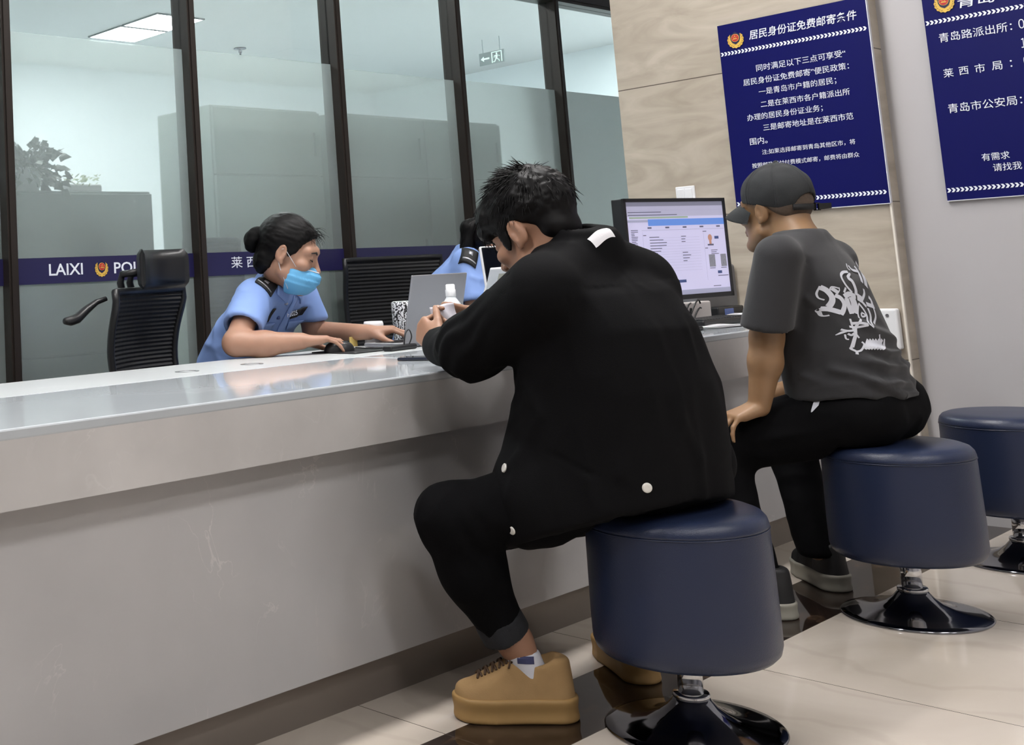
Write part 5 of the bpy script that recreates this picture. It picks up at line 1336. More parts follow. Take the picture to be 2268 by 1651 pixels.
# ---- the man in the grey cap
def man_cap():
    org = (3.757, 1.5, 0)
    h = Head((3.737, 1.714, 1.158), (.20, .96, .02), k=1.03)
    fine = [(A(3.63, 1.55, 1.0), A(3.93, 1.86, 1.33)), (A(3.32, 1.60, .42), A(3.62, 1.95, .90))]
    F = Field(A(3.28, 1.28, .04), A(4.20, 2.00, 1.33), .008, fine, .004)
    head_sdf(F, h, .96)
    nb = A(3.695, 1.63, 1.05)
    F.add(Cap(h.p(0, -.030, -.05), nb, .053, .058), .025); F.add(Cap(h.p(0, -.06, -.03), nb + A(0, -.005, .02), .042, .050), .03)
    F.add(Cap(A(3.76, 1.53, .60), A(3.71, 1.61, .93), .11, .09, ((0, 1, 0), .8)), .04)
    for a, b, r0, r1 in (((3.52, 1.61, 1.0), (3.84, 1.60, 1.0), .042, .042), ((3.485, 1.61, 1.01), (3.515, 1.675, .79), .045, .043), ((3.515, 1.675, .79), (3.512, 1.685, .72), .043, .0445), ((3.512, 1.685, .72), (3.502, 1.712, .592), .044, .030),
                         ((3.86, 1.60, .98), (3.95, 1.70, .78), .045, .04), ((3.95, 1.70, .78), (3.98, 1.82, .60), .04, .028), ((3.98, 1.82, .60), (3.97, 1.90, .57), .03, .034),
                         ((3.67, 1.53, .56), (3.51, 1.88, .455), .07, .05), ((3.51, 1.88, .455), (3.49, 1.76, .12), .048, .034), ((3.85, 1.53, .56), (3.99, 1.88, .455), .07, .05), ((3.99, 1.88, .455), (3.87, 1.76, .12), .048, .034)):
        F.add(Cap(A(*a), A(*b), r0, r1), .022)
    hand_sdf(F, A(3.500, 1.712, .592), A(-.66, .52, -.28), A(-.30, .10, .95), A(.52, .72, .1), spread=.30, curls=[(.30, .40, .3), (.34, .42, .3), (.40, .45, .3), (.46, .48, .3)], th=(.8, .3), k=1.0)
    F.sub(STOOL2, .004)
    body = skin_obj('person', F, SKIN_T, None, 2, None, org)
    tag(body, 'man in grey cap and printed charcoal t-shirt sitting hand on knee', 'person')
    # cropped hair under the cap
    F = Field(h.c - .2, h.c + .2, .0045)
    F.add(h.ell((0, -.020, .030), (.0768, .0955, .084)), .01)
    F.sub(Fn(h.c, h.M, (.3, .3, .3), lambda x, y, z: (z / h.k) - np.interp(y / h.k, [-.13, -.085, -.045, -.012, .030, .2], [-.030, -.026, -.004, .026, .03, .05])), .01)
    skin_obj('hair', F, mat('cropped_grey_hair', '#4f4238', .8, var=.2, vscale=120), body, 1)
    # cap
    F = Field(h.c - .16, h.c + .19, .0029)
    F.add(h.ell((0, -.014, .052), (.0870, .1065, .0945)), .01)
    F.add(h.cap((0, -.016, .142), (0, -.016, .150), .008, .006), .004)
    F.sub(h.ell((0, -.014, .045), (.0805, .099, .087)), .003)
    F.sub(Fn(h.c, h.M, (.3, .3, .3), lambda x, y, z: (z / h.k) - np.interp(y / h.k, [-.13, -.06, .0, .10], [.004, .008, .022, .034])), .004)
    F.sub(h.ell((0, -.105, .018), (.040, .05, .034)), .004)
    def cp(V, Fc):
        n = vnormals(V, Fc); q = h.local(V)
        for a in range(3):
            t = a * math.pi / 3; d = np.abs(q[:, 0] * math.cos(t) - (q[:, 1] + .014) * math.sin(t)); w = (q[:, 2] > .02)
            V = V - n * (w * .0022 * np.exp(-(d / .0022) ** 2))[:, None] + n * (w * .0012 * np.exp(-((d - .006) / .003) ** 2))[:, None]
        return V + n * (.0022 * vnoise(V, .03, 8))[:, None]
    cap = skin_obj('cap', F, CAPM, body, 1, cp)
    # brim: a curved plate
    vs = []; nu, nv = 18, 9
    for s_ in (0, 1):
        for j in range(nv + 1):
            for i in range(nu + 1):
                a = -1.18 + 2.36 * i / nu; v = j / nv; x = math.sin(a) * .083; y0 = -.014 + math.cos(a) * .100; y1 = y0 + (.072 * (1 - abs(math.sin(a)) ** 3.2)) + .002
                y = y0 + (y1 - y0) * v; z = .036 - .040 * (x / .083) ** 2 - .024 * v * math.cos(a * .6) - .014 * v * v; vs.append(tuple(h.p(x * (1 - .06 * v), y, z - (.0035 if s_ else 0))))
    n = (nu + 1) * (nv + 1); fs = []
    for j in range(nv):
        for i in range(nu):
            a = j * (nu + 1) + i; fs.append((a, a + 1, a + nu + 2, a + nu + 1)); fs.append((n + a, n + a + nu + 1, n + a + nu + 2, n + a + 1))
    rim = list(range(nu + 1)) + [j * (nu + 1) + nu for j in range(1, nv + 1)] + [nv * (nu + 1) + i for i in range(nu - 1, -1, -1)] + [j * (nu + 1) for j in range(nv - 1, 0, -1)]
    for a, b in zip(rim, rim[1:] + rim[:1]): fs.append((a, n + a, n + b, b))
    mesh_obj('brim', vs, fs, CAPM, cap, True)
    # strap, buckle and loose tail at the back
    st = MB(); pts = [(.0862 * math.sin(a), -.014 - .1035 * math.cos(a), .010) for a in [-.62 + 1.24 * k / 14 for k in range(15)]]
    vs = []
    for p in pts:
        for dz in (-.009, .009): vs.append(tuple(h.p(p[0], p[1], p[2] + dz)))
    for p in pts:
        for dz in (-.009, .009): vs.append(tuple(h.p(p[0] * .98, p[1] + .003, p[2] + dz)))
    m = len(pts); f = [(2 * i, 2 * i + 2, 2 * i + 3, 2 * i + 1) for i in range(m - 1)] + [(2 * m + 2 * i, 2 * m + 2 * i + 1, 2 * m + 2 * i + 3, 2 * m + 2 * i + 2) for i in range(m - 1)] + [(2 * i, 2 * m + 2 * i, 2 * m + 2 * i + 2, 2 * i + 2) for i in range(m - 1)] + [(2 * i + 1, 2 * i + 3, 2 * m + 2 * i + 3, 2 * m + 2 * i + 1) for i in range(m - 1)]
    st.add(vs, f); st.build('strap', mat('black_cap_strap', '#0e0e10', .7), cap, True)
    M = Matrix(np.vstack([np.hstack([h.M, h.p(.036, -.112, .010)[:, None]]), [0, 0, 0, 1]]).tolist())
    bk = MB()
    for a in ((-.011, -.004, -.012, -.008, .004, .012), (.008, -.004, -.012, .011, .004, .012), (-.011, -.004, .009, .011, .004, .012), (-.011, -.004, -.012, .011, .004, -.009)): bk.box(a[:3], a[3:], M)
    bk.build('buckle', mat('dark_buckle', '#26262a', .35, metal=.6), cap)
    tl = MB(); tl.add([tuple(h.p(*q)) for q in ((.040, -.116, .019), (.040, -.116, .001), (.088, -.122, .004), (.088, -.122, .020), (.040, -.113, .019), (.040, -.113, .001), (.088, -.119, .004), (.088, -.119, .020))], [(0, 1, 2, 3), (4, 7, 6, 5), (0, 4, 5, 1), (2, 6, 7, 3), (0, 3, 7, 4), (1, 5, 6, 2)])
    tl.build('strap', mat('black_cap_strap', '#0e0e10', .7), cap)
    # t-shirt
    F = Field(A(3.32, 1.26, .50), A(4.12, 1.84, 1.14), .0065)
    rows = [(A(3.735, 1.545, .52), .190, .170), (A(3.732, 1.550, .60), .186, .162), (A(3.725, 1.570, .70), .174, .150), (A(3.715, 1.590, .82), .172, .138), (A(3.70, 1.605, .94), .176, .120), (A(3.69, 1.615, 1.02), .170, .088), (A(3.69, 1.625, 1.06), .120, .074), (A(3.695, 1.63, 1.095), .078, .066)]
    F.add(Cap(A(3.492, 1.605, 1.018), A(3.480, 1.664, .785), .062, .072), .02); F.add(Cap(A(3.85, 1.60, .99), A(3.94, 1.69, .84), .062, .068), .02)
    F.cut(A(3.490, 1.660, .823), nrm(A(.10, .22, -1)), A(3.30, 1.50, .66), A(3.64, 1.82, .88)); F.sub(Cap(A(3.490, 1.662, .86), A(3.494, 1.680, .70), .052, .064), .004)
    F.cut(A(3.93, 1.68, .86), nrm(A(.5, .6, -.7)), A(3.80, 1.55, .70), A(4.12, 1.84, 1.0))
    F.add(Loft(rows, A(1, 0, 0), A(0, 1, 0), 2.4), .025)
    F.add(Cap(A(3.66, 1.61, 1.045), A(3.50, 1.61, 1.03), .045, .048), .03); F.add(Cap(A(3.73, 1.61, 1.045), A(3.85, 1.60, 1.01), .045, .048), .03)
    F.sub(Cap(A(3.70, 1.645, 1.06), A(3.72, 1.67, 1.15), .054, .062), .004)
    F.cut(A(3.745, 1.55, .600), nrm(A(-.05, -.08, -1)), A(3.3, 1.26, .45), A(4.12, 1.84, .68), .005)
    def tp(V, Fc):
        n = vnormals(V, Fc); low = np.clip((.86 - V[:, 2]) / .2, 0, 1)
        V = V + n * (.0035 * (1 - 2 * np.abs(vnoise(V * A(1, 1, .8), .07, 41))) * (.35 + low) + .004 * vnoise(V, .14, 42))[:, None]
        n = vnormals(V, Fc)
        # folds that pile up at the small of the back and run round to the side
        for pts, a, w in (([A(3.56, 1.46, .735), A(3.66, 1.42, .70), A(3.78, 1.41, .690), A(3.90, 1.45, .705)], .019, .015), ([A(3.55, 1.52, .700), A(3.62, 1.42, .655), A(3.78, 1.39, .645), A(3.90, 1.43, .655)], .017, .012),
                          ([A(3.58, 1.44, .770), A(3.70, 1.43, .735), A(3.82, 1.43, .73)], .013, .012), ([A(3.56, 1.44, .675), A(3.68, 1.40, .620), A(3.80, 1.39, .615)], .013, .010),
                          ([A(3.56, 1.46, .86), A(3.68, 1.45, .80), A(3.82, 1.44, .76)], .010, .013), ([A(3.535, 1.56, .90), A(3.55, 1.50, .84), A(3.60, 1.45, .79)], .010, .012),
                          ([A(3.55, 1.60, .68), A(3.57, 1.50, .64), A(3.64, 1.43, .615)], .011, .010)):
            V = crease(V, n, pts, a, w)
        V = crease(V, n, [A(3.50, 1.68, 1.045), A(3.535, 1.58, 1.025), A(3.55, 1.50, .97), A(3.545, 1.48, .88)], -.0045, .0045)
        V = crease(V, n, [A(3.43, 1.59, .83), A(3.50, 1.58, .82), A(3.57, 1.62, .81)], -.0018, .002)
        return V
    tee = skin_obj('tshirt', F, TEE, body, 2, tp)
    # white print on the back: drawn in the plane of the back, then laid on the cloth
    tr = bvh(tee); P = []
    def S_(pts, w): P.extend(stroke([((x - 1760 * 0) , y) for x, y in pts], w))
    PRT = [([(3.5523, 0.9328), (3.5474, 0.9192), (3.546, 0.9092), (3.5486, 0.8989), (3.5579, 0.8932)], (0.0037, 0.0037, 0.0037)), ([(3.5521, 0.9298), (3.5647, 0.9198), (3.5734, 0.9032), (3.5727, 0.8891), (3.5637, 0.8737)], (0.0138, 0.0138, 0.0138)), ([(3.5637, 0.8737), (3.5463, 0.8689), (3.549, 0.8567), (3.5526, 0.8484), (3.5616, 0.8497)], (0.0037, 0.0037, 0.0037)), ([(3.5473, 0.8688), (3.5626, 0.8667), (3.5853, 0.8562)], (0.0133, 0.0133, 0.0133)), ([(3.5825, 0.9046), (3.5957, 0.8958), (3.6006, 0.8793), (3.594, 0.8637), (3.584, 0.8503)], (0.0117, 0.0117, 0.0117)), ([(3.5709, 0.9175), (3.5788, 0.9291), (3.5987, 0.924)], (0.0037, 0.0037, 0.0037)), ([(3.5778, 0.9252), (3.5925, 0.9121)], (0.0112, 0.0112, 0.0112)), ([(3.6005, 0.9258), (3.5987, 0.9178), (3.5893, 0.9083)], (0.0032, 0.0032, 0.0032)), ([(3.5849, 0.9065), (3.5777, 0.8948), (3.5766, 0.8849)], (0.0032, 0.0032, 0.0032)), ([(3.705, 0.9913), (3.6922, 0.9789), (3.6992, 0.9724)], (0.0048, 0.0048, 0.0048)), ([(3.7087, 0.9859), (3.715, 0.9729), (3.7447, 0.9678)], (0.0085, 0.0085, 0.0085)), ([(3.8351, 0.9896), (3.7598, 0.9377), (3.7444, 0.9215)], (0.0204, 0.0204, 0.0204)), ([(3.751, 0.9826), (3.7517, 0.9676), (3.7247, 0.9348)], (0.0123, 0.0123, 0.0123)), ([(3.6778, 0.9679), (3.6496, 0.9679), (3.6288, 0.9572), (3.6274, 0.9347), (3.6435, 0.9094)], (0.0075, 0.0075, 0.0075)), ([(3.6852, 0.9634), (3.6571, 0.952), (3.6679, 0.9411), (3.6667, 0.9165), (3.6564, 0.9027)], (0.0048, 0.0157, 0.0102)), ([(3.6247, 0.9246), (3.6116, 0.9111)], (0.0061, 0.0061, 0.0061)), ([(3.6078, 0.8992), (3.6291, 0.9061), (3.6525, 0.8968)], (0.0143, 0.0143, 0.0143)), ([(3.6334, 0.8978), (3.6344, 0.8774), (3.6236, 0.8518)], (0.0245, 0.0245, 0.0245)), ([(3.6131, 0.8948), (3.6124, 0.8706), (3.6131, 0.8505)], (0.0143, 0.0143, 0.0143)), ([(3.6746, 0.9018), (3.6634, 0.8819)], (0.0218, 0.0218, 0.0218)), ([(3.7151, 0.9165), (3.706, 0.9025), (3.6722, 0.8835)], (0.0085, 0.0085, 0.0085)), ([(3.6541, 0.8784), (3.6648, 0.8596), (3.6663, 0.8393), (3.6472, 0.8222)], (0.0068, 0.0068, 0.0068)), ([(3.6528, 0.8764), (3.6365, 0.8551), (3.6281, 0.8375)], (0.0048, 0.0048, 0.0048)), ([(3.6497, 0.8523), (3.6627, 0.8435), (3.6439, 0.8406), (3.6484, 0.8503)], (0.0048, 0.0048, 0.0048)), ([(3.6927, 0.8743), (3.7103, 0.8694), (3.735, 0.864)], (0.0123, 0.0123, 0.0123)), ([(3.7261, 0.8933), (3.7331, 0.8805), (3.7202, 0.8607)], (0.0123, 0.0123, 0.0123)), ([(3.6899, 0.8623), (3.6847, 0.8382), (3.6614, 0.8154)], (0.0089, 0.0089, 0.0089)), ([(3.7248, 0.8605), (3.7145, 0.8365), (3.6857, 0.8179)], (0.0075, 0.0075, 0.0075)), ([(3.6741, 0.8814), (3.6856, 0.8665)], (0.0095, 0.0095, 0.0095)), ([(3.6314, 0.8352), (3.6122, 0.8165), (3.6011, 0.7933), (3.5862, 0.7587)], (0.0048, 0.0082, 0.0082)), ([(3.6021, 0.837), (3.6015, 0.8172), (3.6003, 0.8013), (3.6074, 0.7829)], (0.0048, 0.0048, 0.0048)), ([(3.6036, 0.824), (3.6248, 0.8236), (3.6453, 0.8183)], (0.0075, 0.0075, 0.0075)), ([(3.5933, 0.8157), (3.6111, 0.8125), (3.6428, 0.8165)], (0.0061, 0.0061, 0.0061)), ([(3.5746, 0.8089), (3.586, 0.8042), (3.6041, 0.805)], (0.0054, 0.0054, 0.0054)), ([(3.5651, 0.7936), (3.5747, 0.7999), (3.5848, 0.8043)], (0.0014, 0.0054, 0.0048)), ([(3.5848, 0.7964), (3.5911, 0.7919), (3.5987, 0.7974)], (0.0054, 0.0054, 0.0054)), ([(3.5796, 0.7947), (3.5792, 0.7827), (3.584, 0.7805)], (0.0034, 0.0034, 0.0034)), ([(3.6483, 0.8201), (3.6632, 0.8092)], (0.0061, 0.0061, 0.0061)), ([(3.5862, 0.7587), (3.5829, 0.7549), (3.5919, 0.7464), (3.5906, 0.7386)], (0.0054, 0.0054, 0.0054)), ([(3.5934, 0.7463), (3.6037, 0.7497), (3.6148, 0.7647), (3.6114, 0.7719)], (0.0048, 0.0048, 0.0048)), ([(3.6876, 0.7877), (3.6849, 0.7718), (3.6455, 0.7548)], (0.0061, 0.0061, 0.0061)), ([(3.6327, 0.7784), (3.6209, 0.7643), (3.613, 0.7509)], (0.0048, 0.0075, 0.0048)), ([(3.6426, 0.7777), (3.6279, 0.7639), (3.6185, 0.7506)], (0.0048, 0.0075, 0.0048)), ([(3.654, 0.777), (3.6362, 0.7633), (3.6243, 0.7502)], (0.0048, 0.0075, 0.0048)), ([(3.6671, 0.7761), (3.6466, 0.7626), (3.6313, 0.7498)], (0.0048, 0.0075, 0.0048)), ([(3.6825, 0.775), (3.6599, 0.7617), (3.6388, 0.7493)], (0.0048, 0.0075, 0.0048)), ([(3.6989, 0.7739), (3.6768, 0.7605), (3.6473, 0.7487)], (0.0048, 0.0075, 0.0048)), ([(3.7149, 0.7728), (3.6969, 0.7591), (3.6564, 0.7481)], (0.0048, 0.0075, 0.0048)), ([(3.6152, 0.7528), (3.6338, 0.7753)], (0.0031, 0.0031, 0.0031)), ([(3.6205, 0.7525), (3.6438, 0.7746)], (0.0031, 0.0031, 0.0031)), ([(3.6265, 0.7521), (3.6555, 0.7738)], (0.0031, 0.0031, 0.0031)), ([(3.6333, 0.7516), (3.6692, 0.7729)], (0.0031, 0.0031, 0.0031)), ([(3.6404, 0.7512), (3.6849, 0.7718)], (0.0031, 0.0031, 0.0031)), ([(3.6504, 0.7505), (3.7021, 0.7706)], (0.0031, 0.0031, 0.0031))]
    for pts, w in PRT: S_(pts, w)
    vs, fs = drape(tr, P, lambda u, v: A(u, 1.30, v), (0, 1, 0), .0018, .15)
    if vs: mesh_obj('back_print', vs, fs, PRINT, tee)
    # trousers
    F = Field(A(3.34, 1.27, .08), A(4.14, 2.05, .74), .0065)
    F.add(Cap(A(3.69, 1.52, .575), A(3.83, 1.52, .575), .128, .128, ((0, 0, 1), .85)), .03)
    for a, b_, r0, r1 in (((3.67, 1.53, .56), (3.52, 1.86, .465), .108, .078), ((3.52, 1.86, .465), (3.505, 1.765, .10), .075, .056), ((3.84, 1.53, .56), (3.99, 1.87, .465), .105, .078), ((3.99, 1.87, .465), (3.885, 1.768, .10), .075, .054)):
        F.add(Cap(A(*a), A(*b_), r0, r1), .04)
    F.sub(STOOL2, .004)
    for c in ((3.505, 1.77), (3.885, 1.765)): F.cut(A(c[0], c[1], .10), A(0, 0, -1), A(c[0] - .1, c[1] - .1, .04), A(c[0] + .1, c[1] + .1, .22))
    def trp(V, Fc):
        n = vnormals(V, Fc); V = folds(V, n, 51, .005, .055, A(-.1, .35, -.1), 2.2); n = vnormals(V, Fc)
        return crease(V, n, [A(3.60, 1.60, .66), A(3.56, 1.70, .585), A(3.52, 1.84, .54)], -.004, .004)
    trs = skin_obj('trousers', F, TROUS, body, 2, trp)
    tt = bvh(trs); P = stroke([(1.565, .618), (1.574, .600), (1.584, .578)], (.004, .016, .002)) + stroke([(1.556, .620), (1.578, .616)], .005)
    vs, fs = drape(tt, P, lambda u, v: A(3.38, u, v), (1, 0, 0), .0018, .1)
    if vs: mesh_obj('pocket_tag', vs, fs, PRINT, trs)
    s1 = shoe(body, 'shoe', (3.512, 1.678, 0), (3.50, 1.952, 0), SNEAK, SOLE_W, True, .045)
    s2 = shoe(body, 'shoe', (3.868, 1.700, 0), (4.055, 1.905, 0), SNEAK, SOLE_W, True, .050)
man_cap()

BROW = mat('dark_brown_brow', '#231b18', .7)
# ---- the two officers
def officer(off, label, hair_kind, mask, rot=0.0, arms=True, chair_z=0.0):
    o = A(*off); org = tuple(A(2.93, 3.30, 0) + o)
    cr, sr = math.cos(rot), math.sin(rot); C0 = A(2.93, 3.15, 0)
    def T(x, y, z): p = A(x, y, z) - C0; return A(cr * p[0] - sr * p[1], sr * p[0] + cr * p[1], p[2]) + C0 + o
    def D(x, y, z): return A(cr * x - sr * y, sr * x + cr * y, z)
    tall = hair_kind != 'bun'
    h = Head(T(2.888, 2.998, 1.114) + (A(.045, .0, -.02) if tall else 0), D(.57, -.80, -.38), k=1.05)
    lo = np.minimum(T(2.5, 2.6, .35), T(3.6, 3.7, .35)) - .25; hi = np.maximum(T(2.5, 2.6, 1.33), T(3.6, 3.7, 1.33)) + .2; hi[2] = 1.33; lo[2] = .42
    if rot == 0: lo, hi = A(2.42, 2.68, .42) + o, A(3.52, 3.62, 1.33) + o
    F = Field(lo, hi, .0075, [(h.c - .16, h.c + .17)] + ([(T(2.70, 2.72, .76), T(3.10, 3.0, .86)), (T(3.15, 2.74, .76), T(3.42, 3.02, .88))] if rot == 0 else []), .0038)
    head_sdf(F, h, .95)
    nb = T(2.945, 3.115, 1.02)
    F.add(Cap(h.p(0, -.030, -.05), nb, .047, .052), .025)
    F.add(Cap(T(2.93, 3.36, .52), T(2.945, 3.17, .95), .11, .085, (D(.3, -.95, 0), .75)), .04)
    F.add(Cap(T(2.83, 3.10, .975), T(3.08, 3.17, .975), .04, .04), .03)
    el, md_, wr_ = ((2.625, 3.005, .826), (2.70, 2.945, .818), (2.800, 2.872, .822)) if not tall else ((2.765, 3.06, .745), (2.83, 3.0, .755), (2.96, 2.90, .775))
    for a, b, r0, r1 in (((2.80, 3.09, .975), el, .044, .040), (el, md_, .043, .0435), (md_, wr_, .042, .028),
                         ((3.11, 3.17, .975), (3.16, 3.17, .83), .043, .040), ((3.16, 3.17, .83), (3.205, 2.940, .825), .040, .027)):
        F.add(Cap(T(*a), T(*b), r0, r1), .02)
    F.add(Cap(T(2.86, 3.36, .52), T(2.93, 2.98, .50), .075, .06), .03); F.add(Cap(T(3.02, 3.38, .52), T(3.10, 3.0, .50), .075, .06), .03)
    hand_sdf(F, T(*wr_) + A(0, 0, .002), D(.82, -.46, -.02), D(.05, .05, 1), D(.5, .85, .0), curls=[(.18, .42, .25), (.18, .42, .25), (.26, .42, .3), (.34, .42, .3)], spread=.14, th=(.5, .25), k=.98)
    hand_sdf(F, T(3.205, 2.940, .828), D(.55, -.80, .04), D(-.1, -.05, 1), D(-.85, -.5, -.1), curls=[(.42, .52, .3), (.38, .5, .3), (.40, .5, .3), (.42, .5, .3)], spread=.12, th=(.55, .45), k=.98)
    body = skin_obj('person', F, SKIN_F, None, 2, None, org)
    tag(body, label, 'person')
    # hair drawn back
    F = Field(h.c - .24, h.c + .24, .0045)
    F.add(h.ell((0, -.018, .044), (.0825, .103, .092)), .01)
    F.add(h.ell((0, -.062, -.030), (.060, .050, .066)), .02)
    F.sub(Fn(h.c, h.M, (.3, .3, .3), lambda x, y, z: (z / h.k) - np.interp(y / h.k, [-.13, -.07, -.040, -.020, -.004, .010, .030, .050, .070, .12], [-.10, -.095, -.060, .020, .026, -.012, .012, .050, .078, .085]) + (x / h.k / .08) ** 2 * .0), .012)
    def hp(V, Fc):
        n = vnormals(V, Fc); q = h.local(V); st = np.stack([q[:, 0], q[:, 1] * .12, q[:, 2]], 1); return V + n * (.0016 * vnoise(st, .005, 3) + .002 * vnoise(st, .014, 4))[:, None]
    hair = skin_obj('hair', F, HAIR, body, 1, hp)
    rg = random.Random(5); b = MB()
    for k in range(90):   # loose fine hairs at the hairline
        t = rg.uniform(-.9, .9); p = A(t * .06, .062 + rg.uniform(-.03, .016) - .03 * t * t, .098 + rg.uniform(-.02, .012) - .02 * t * t); d = nrm(A(rg.gauss(0, .4), rg.uniform(.2, 1), rg.uniform(-.2, .9))); row = []
        for i in range(6): row.append(tuple(h.p(*p))); d = nrm(d + A(rg.gauss(0, .12), .02, -.30)); p = p + d * .0075
        b.tube(row, [.0007 * (1 - .12 * i) for i in range(6)], 4)
    b.build('hair_lock', HAIR, hair, True)
    if hair_kind == 'bun':
        F = Field(h.c - .26, h.c + .22, .0045)
        c = A(0, -.128, .010)
        for k in range(12):
            a0, a1 = 2 * math.pi * k / 12, 2 * math.pi * (k + .6) / 12
            F.add(h.cap(c + A(.026 * math.cos(a0), .004 * math.sin(k * 5), .026 * math.sin(a0)), c + A(.026 * math.cos(a1), -.004, .026 * math.sin(a1)), .0195, .017), .004)
        F.add(h.ell(c + A(0, -.010, 0), (.030, .024, .030)), .006); F.add(h.cap((0, -.11, .03), c, .03, .026), .01)
        skin_obj('hair_bun', F, mat('black_scrunchie', '#060607', .8, spec=.15), hair, 1)
    else:
        F = Field(h.c - A(.3, .3, .34), h.c + .22, .0055)
        F.add(h.cap((0, -.10, .015), (0, -.130, -.020), .024, .032), .01); F.add(h.cap((0, -.130, -.020), (0, -.105, -.15), .034, .022), .015)
        def pp(V, Fc): n = vnormals(V, Fc); q = h.local(V); return V + n * (.003 * vnoise(np.stack([q[:, 0], q[:, 1], q[:, 2] * .15], 1), .007, 3))[:, None]
        skin_obj('ponytail', F, HAIR, hair, 1, pp)
    for s in (-1, 1):
        q = MB(); q.tube([tuple(h.p(s * .014, .0925, .028)), tuple(h.p(s * .030, .0915, .034)), tuple(h.p(s * .047, .079, .028))], [.0030, .0038, .0014], 6); q.build('eyebrow', BROW, body, True)
        q = MB(); q.tube([tuple(h.p(s * .019, .0845, .006)), tuple(h.p(s * .031, .0885, .002)), tuple(h.p(s * .044, .0805, .007))], [.0008, .0014, .0010], 6); q.build('eyelash', HAIR, body, True)
    if mask:
        F = Field(h.c - .18, h.c + .18, .0035)
        F.add(h.ell((0, .042, -.066), (.064, .077, .060)), .01); F.add(h.cap((0, .10, -.030), (0, .112, -.05), .014, .014), .02)
        F.cut(h.p(0, 0, -.022), h.u * 1.0 - h.f * .10); F.cut(h.p(0, .022, -.06), -h.f); F.cut(h.p(0, .05, -.122), -h.u + h.f * .2)
        def mp(V, Fc):
            n = vnormals(V, Fc); q = h.local(V)
            for z in (-.052, -.072, -.092): V = V + n * (.0022 * np.clip((q[:, 2] - z) / .012, 0, 1) * (q[:, 2] < z + .014))[:, None]
            return V
        mk = skin_obj('face_mask', F, MASKM, body, 2, mp)
        tm = bvh(mk); q = MB(); pts = []
        for k in range(17):
            x = -.060 + .12 * k / 16; hit = tm.ray_cast(Vector(h.p(x, .2, -.0275 + .0)), Vector(-h.f))
            if hit[0] is not None: pts.append(tuple(hit[0] + Vector(h.f) * .0005))
        if len(pts) > 3: q.tube(pts, .0022, 6)
        q.build('white_edge', WHITEP, mk, True)
        for s in (-1, 1):
            q = MB(); q.tube([tuple(h.p(s * .058, .045, -.028)), tuple(h.p(s * .070, .020, -.004)), tuple(h.p(s * .079, -.004, .018)), tuple(h.p(s * .079, -.020, .010)), tuple(h.p(s * .076, -.022, -.012)), tuple(h.p(s * .071, .0, -.050)), tuple(h.p(s * .052, .040, -.105))], .0012, 6); q.build('ear_loop', WHITEP, mk, True)
    # shirt
    F = Field(lo, hi, .0065)
    side, fr = D(.954, .301, 0), D(.301, -.954, 0)
    rows = [(T(2.92, 3.385, .50), .185, .150), (T(2.925, 3.365, .62), .180, .145), (T(2.93, 3.33, .75), .180, .140), (T(2.94, 3.25, .87), .188, .128), (T(2.945, 3.175, .955), .182, .105), (T(2.95, 3.145, 1.0), .15, .082), (T(2.95, 3.135, 1.03), .10, .066), (T(2.945, 3.13, 1.055), .066, .058)]
    se = (2.665, 3.022, .862) if not tall else (2.768, 3.062, .785)
    for a, b_, r0, r1 in (((2.805, 3.095, .972), se, .066, .068), ((3.10, 3.175, .965), (3.15, 3.175, .86), .064, .066)):
        F.add(Cap(T(*a), T(*b_), r0, r1), .035)
    e = nrm(T(*se) - T(2.805, 3.095, .972)); F.cut(T(*se) - e * .026, e + A(0, 0, -.25), T(*se) - A(.14, .14, .14), T(*se) + A(.10, .10, .10))
    F.sub(Cap(T(*se) - e * .04, T(*se) + e * .08, .054, .060), .004)
    F.cut(T(3.148, 3.175, .875), A(0, 0, -1), T(3.15, 3.175, .82) - .1, T(3.15, 3.175, .82) + A(.1, .1, .10))
    F.add(Loft(rows, -side, fr, 2.3), .03)
    F.sub(Cap(T(2.94, 3.12, 1.03), h.p(0, -.02, -.05), .049, .055), .004)
    def sp(V, Fc):
        n = vnormals(V, Fc); V = V + n * (.0045 * (1 - 2 * np.abs(vnoise(V, .06, 61))) + .004 * vnoise(V, .12, 62))[:, None]; n = vnormals(V, Fc)
        for pts, a, w in (([(2.70, 3.07, .93), (2.74, 3.03, .90), (2.80, 3.04, .87)], .006, .010), ([(2.69, 3.10, .90), (2.76, 3.16, .86), (2.80, 3.24, .80)], .007, .012), ([(2.80, 3.02, .95), (2.83, 3.01, .87), (2.82, 3.08, .80)], -.006, .008), ([(2.76, 3.27, .80), (2.80, 3.20, .76), (2.86, 3.14, .75)], .007, .012)):
            V = crease(V, n, [T(*p) for p in pts], a, w)
        V = crease(V, n, [T(2.80, 3.17, 1.0), T(2.775, 3.10, 1.02), T(2.80, 3.03, .99), T(2.83, 3.02, .92)], -.004, .004)
        return V
    sh = skin_obj('uniform_shirt', F, UNI, body, 2, sp)
    ts = bvh(sh)
    F = Field(np.minimum(lo, hi), hi, .01)
    for a, b_, r0, r1 in (((2.90, 3.38, .53), (2.98, 3.38, .53), .125, .125), ((2.86, 3.36, .525), (2.93, 3.0, .515), .092, .072), ((3.02, 3.38, .525), (3.10, 3.02, .515), .092, .072)): F.add(Cap(T(*a), T(*b_), r0, r1), .03)
    skin_obj('trousers', F, mat('navy_uniform_trousers', '#14182a', .8), body, 2)
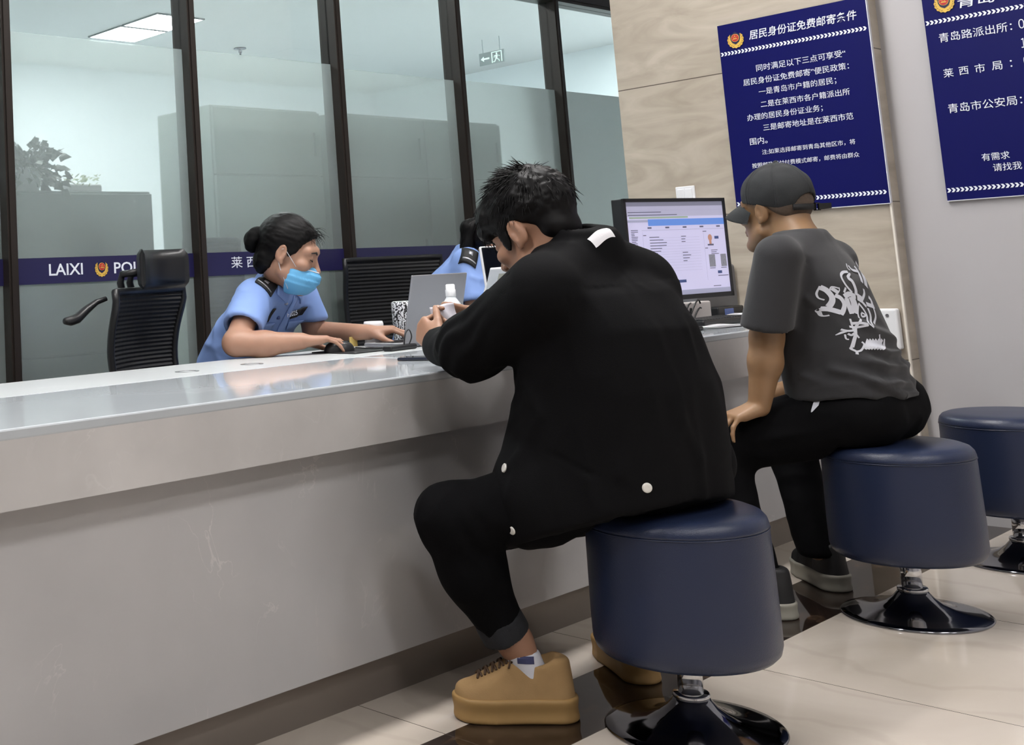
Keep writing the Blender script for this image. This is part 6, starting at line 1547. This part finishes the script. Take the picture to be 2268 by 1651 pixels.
    # collar: two leaves lying on the shirt
    def patch(c, u, v, d, m, nm, nu=6, nv=5, lift=.004, thick=.003, par=sh):
        c, u, v = T(*c), D(*u), D(*v); pol = [[(i / nu, j / nv), ((i + 1) / nu, j / nv), ((i + 1) / nu, (j + 1) / nv), (i / nu, (j + 1) / nv)] for i in range(nu) for j in range(nv)]
        vs, fs = drape(ts, pol, lambda a, b_: c + u * (a - .5) + v * (b_ - .5), D(*d), lift, .18)
        if not vs: return None
        o_ = mesh_obj(nm, vs, fs, m, par, True); md = o_.modifiers.new('thick', 'SOLIDIFY'); md.thickness = thick; md.offset = 0; return o_
    dd = (.45, .62, -.62); sx = (-.066, .018, -.022) if tall else (0, 0, 0)
    def sh_(p): return tuple(a_ + b_ for a_, b_ in zip(p, sx))
    ep = patch(sh_((2.830, 3.062, 1.005)), (-.062, -.030, -.030), (.040, -.030, -.062), dd, EPAU, 'epaulette', 8, 6, .005, .006)
    patch(sh_((2.812, 3.052, .996)), (-.005, -.003, -.002), (.034, -.025, -.053), dd, SILV, 'epaulette_bar', 2, 6, .0095, .001, ep or sh)
    patch(sh_((2.836, 3.065, 1.008)), (-.016, -.008, -.008), (.010, -.008, -.015), dd, SILV, 'epaulette_pip', 3, 3, .0095, .001, ep or sh)
    ep = patch((3.065, 3.168, 1.05), (.072, .022, 0), (.018, -.050, 0), (0, 0, -1), EPAU, 'epaulette', 8, 5, .005, .005)
    patch((3.085, 3.175, 1.05), (.004, .002, 0), (.016, -.044, 0), (0, 0, -1), SILV, 'epaulette_bar', 2, 6, .0085, .001, ep or sh)
    patch((2.905, 3.055, .985), (.055, -.015, -.03), (-.03, -.03, -.05), (.35, .95, -.3), UNI, 'collar', 6, 6, .008, .004)
    patch((2.985, 3.075, .985), (.05, .015, -.03), (.03, -.02, -.05), (-.2, .95, -.3), UNI, 'collar', 6, 6, .008, .004)
    patch((2.962, 3.10, .86), (.030, .008, 0), (0, -.01, -.22), (-.3, .95, 0), UNI, 'placket', 3, 10, .003, .002)
    patch((2.868, 3.08, .862), (.085, .015, 0), (0, 0, -.030), (-.25, .95, 0), UNI, 'pocket_flap', 6, 3, .004, .003); patch((3.04, 3.12, .862), (.08, .02, 0), (0, 0, -.030), (-.3, .95, 0), UNI, 'pocket_flap', 6, 3, .004, .003)
    nbp = patch((3.035, 3.11, .905), (.075, .02, .012), (0, 0, -.028), (-.3, .95, 0), EPAU, 'number_badge', 6, 3, .005, .002)
    patch((2.858, 3.08, .905), (.03, .006, 0), (0, 0, -.045), (-.25, .95, 0), EPAU, 'name_strip', 3, 4, .005, .002)
    for z in (.945, .895, .845, .80):
        hit = ts.ray_cast(Vector(T(2.962, 2.8, z)), Vector(D(-.15, .95, 0)).normalized())
        if hit[0] is not None:
            M = frame(hit[0], Vector(D(1, .3, 0)), Vector((0, 0, 1))); MB().lathe([(0, -.006), (.006, -.006), (.006, .006), (0, .007)], (0, 0, 0), 14, M, False).build('shirt_button', SILV if z > .9 else mat('blue_button', '#3c4f86', .35), sh, True)
    if nbp and mask:
        c = T(3.0, 3.105, .905); t0 = ts.ray_cast(Vector(T(3.033, 2.8, .905)), Vector(D(-.15, .95, 0)).normalized())
        if t0[0] is not None:
            n_ = Vector(D(.15, -.95, .0)).normalized(); u_ = Vector(D(.95, .2, .1)).normalized(); p_ = Vector(t0[0]) + n_ * .0085
            text_obj('lettering', 'F2025', LETW, nbp, p_ - u_ * .032, p_ + u_ * .032, (0, 0, 1), n_, h=.017)
    return body
officer((0, 0, 0), 'officer in light blue shirt and blue face mask typing at the silver laptop', 'bun', True)
officer((1.33, .16, .085), 'officer with black ponytail behind the man in the black jacket', 'ponytail', False, .30)
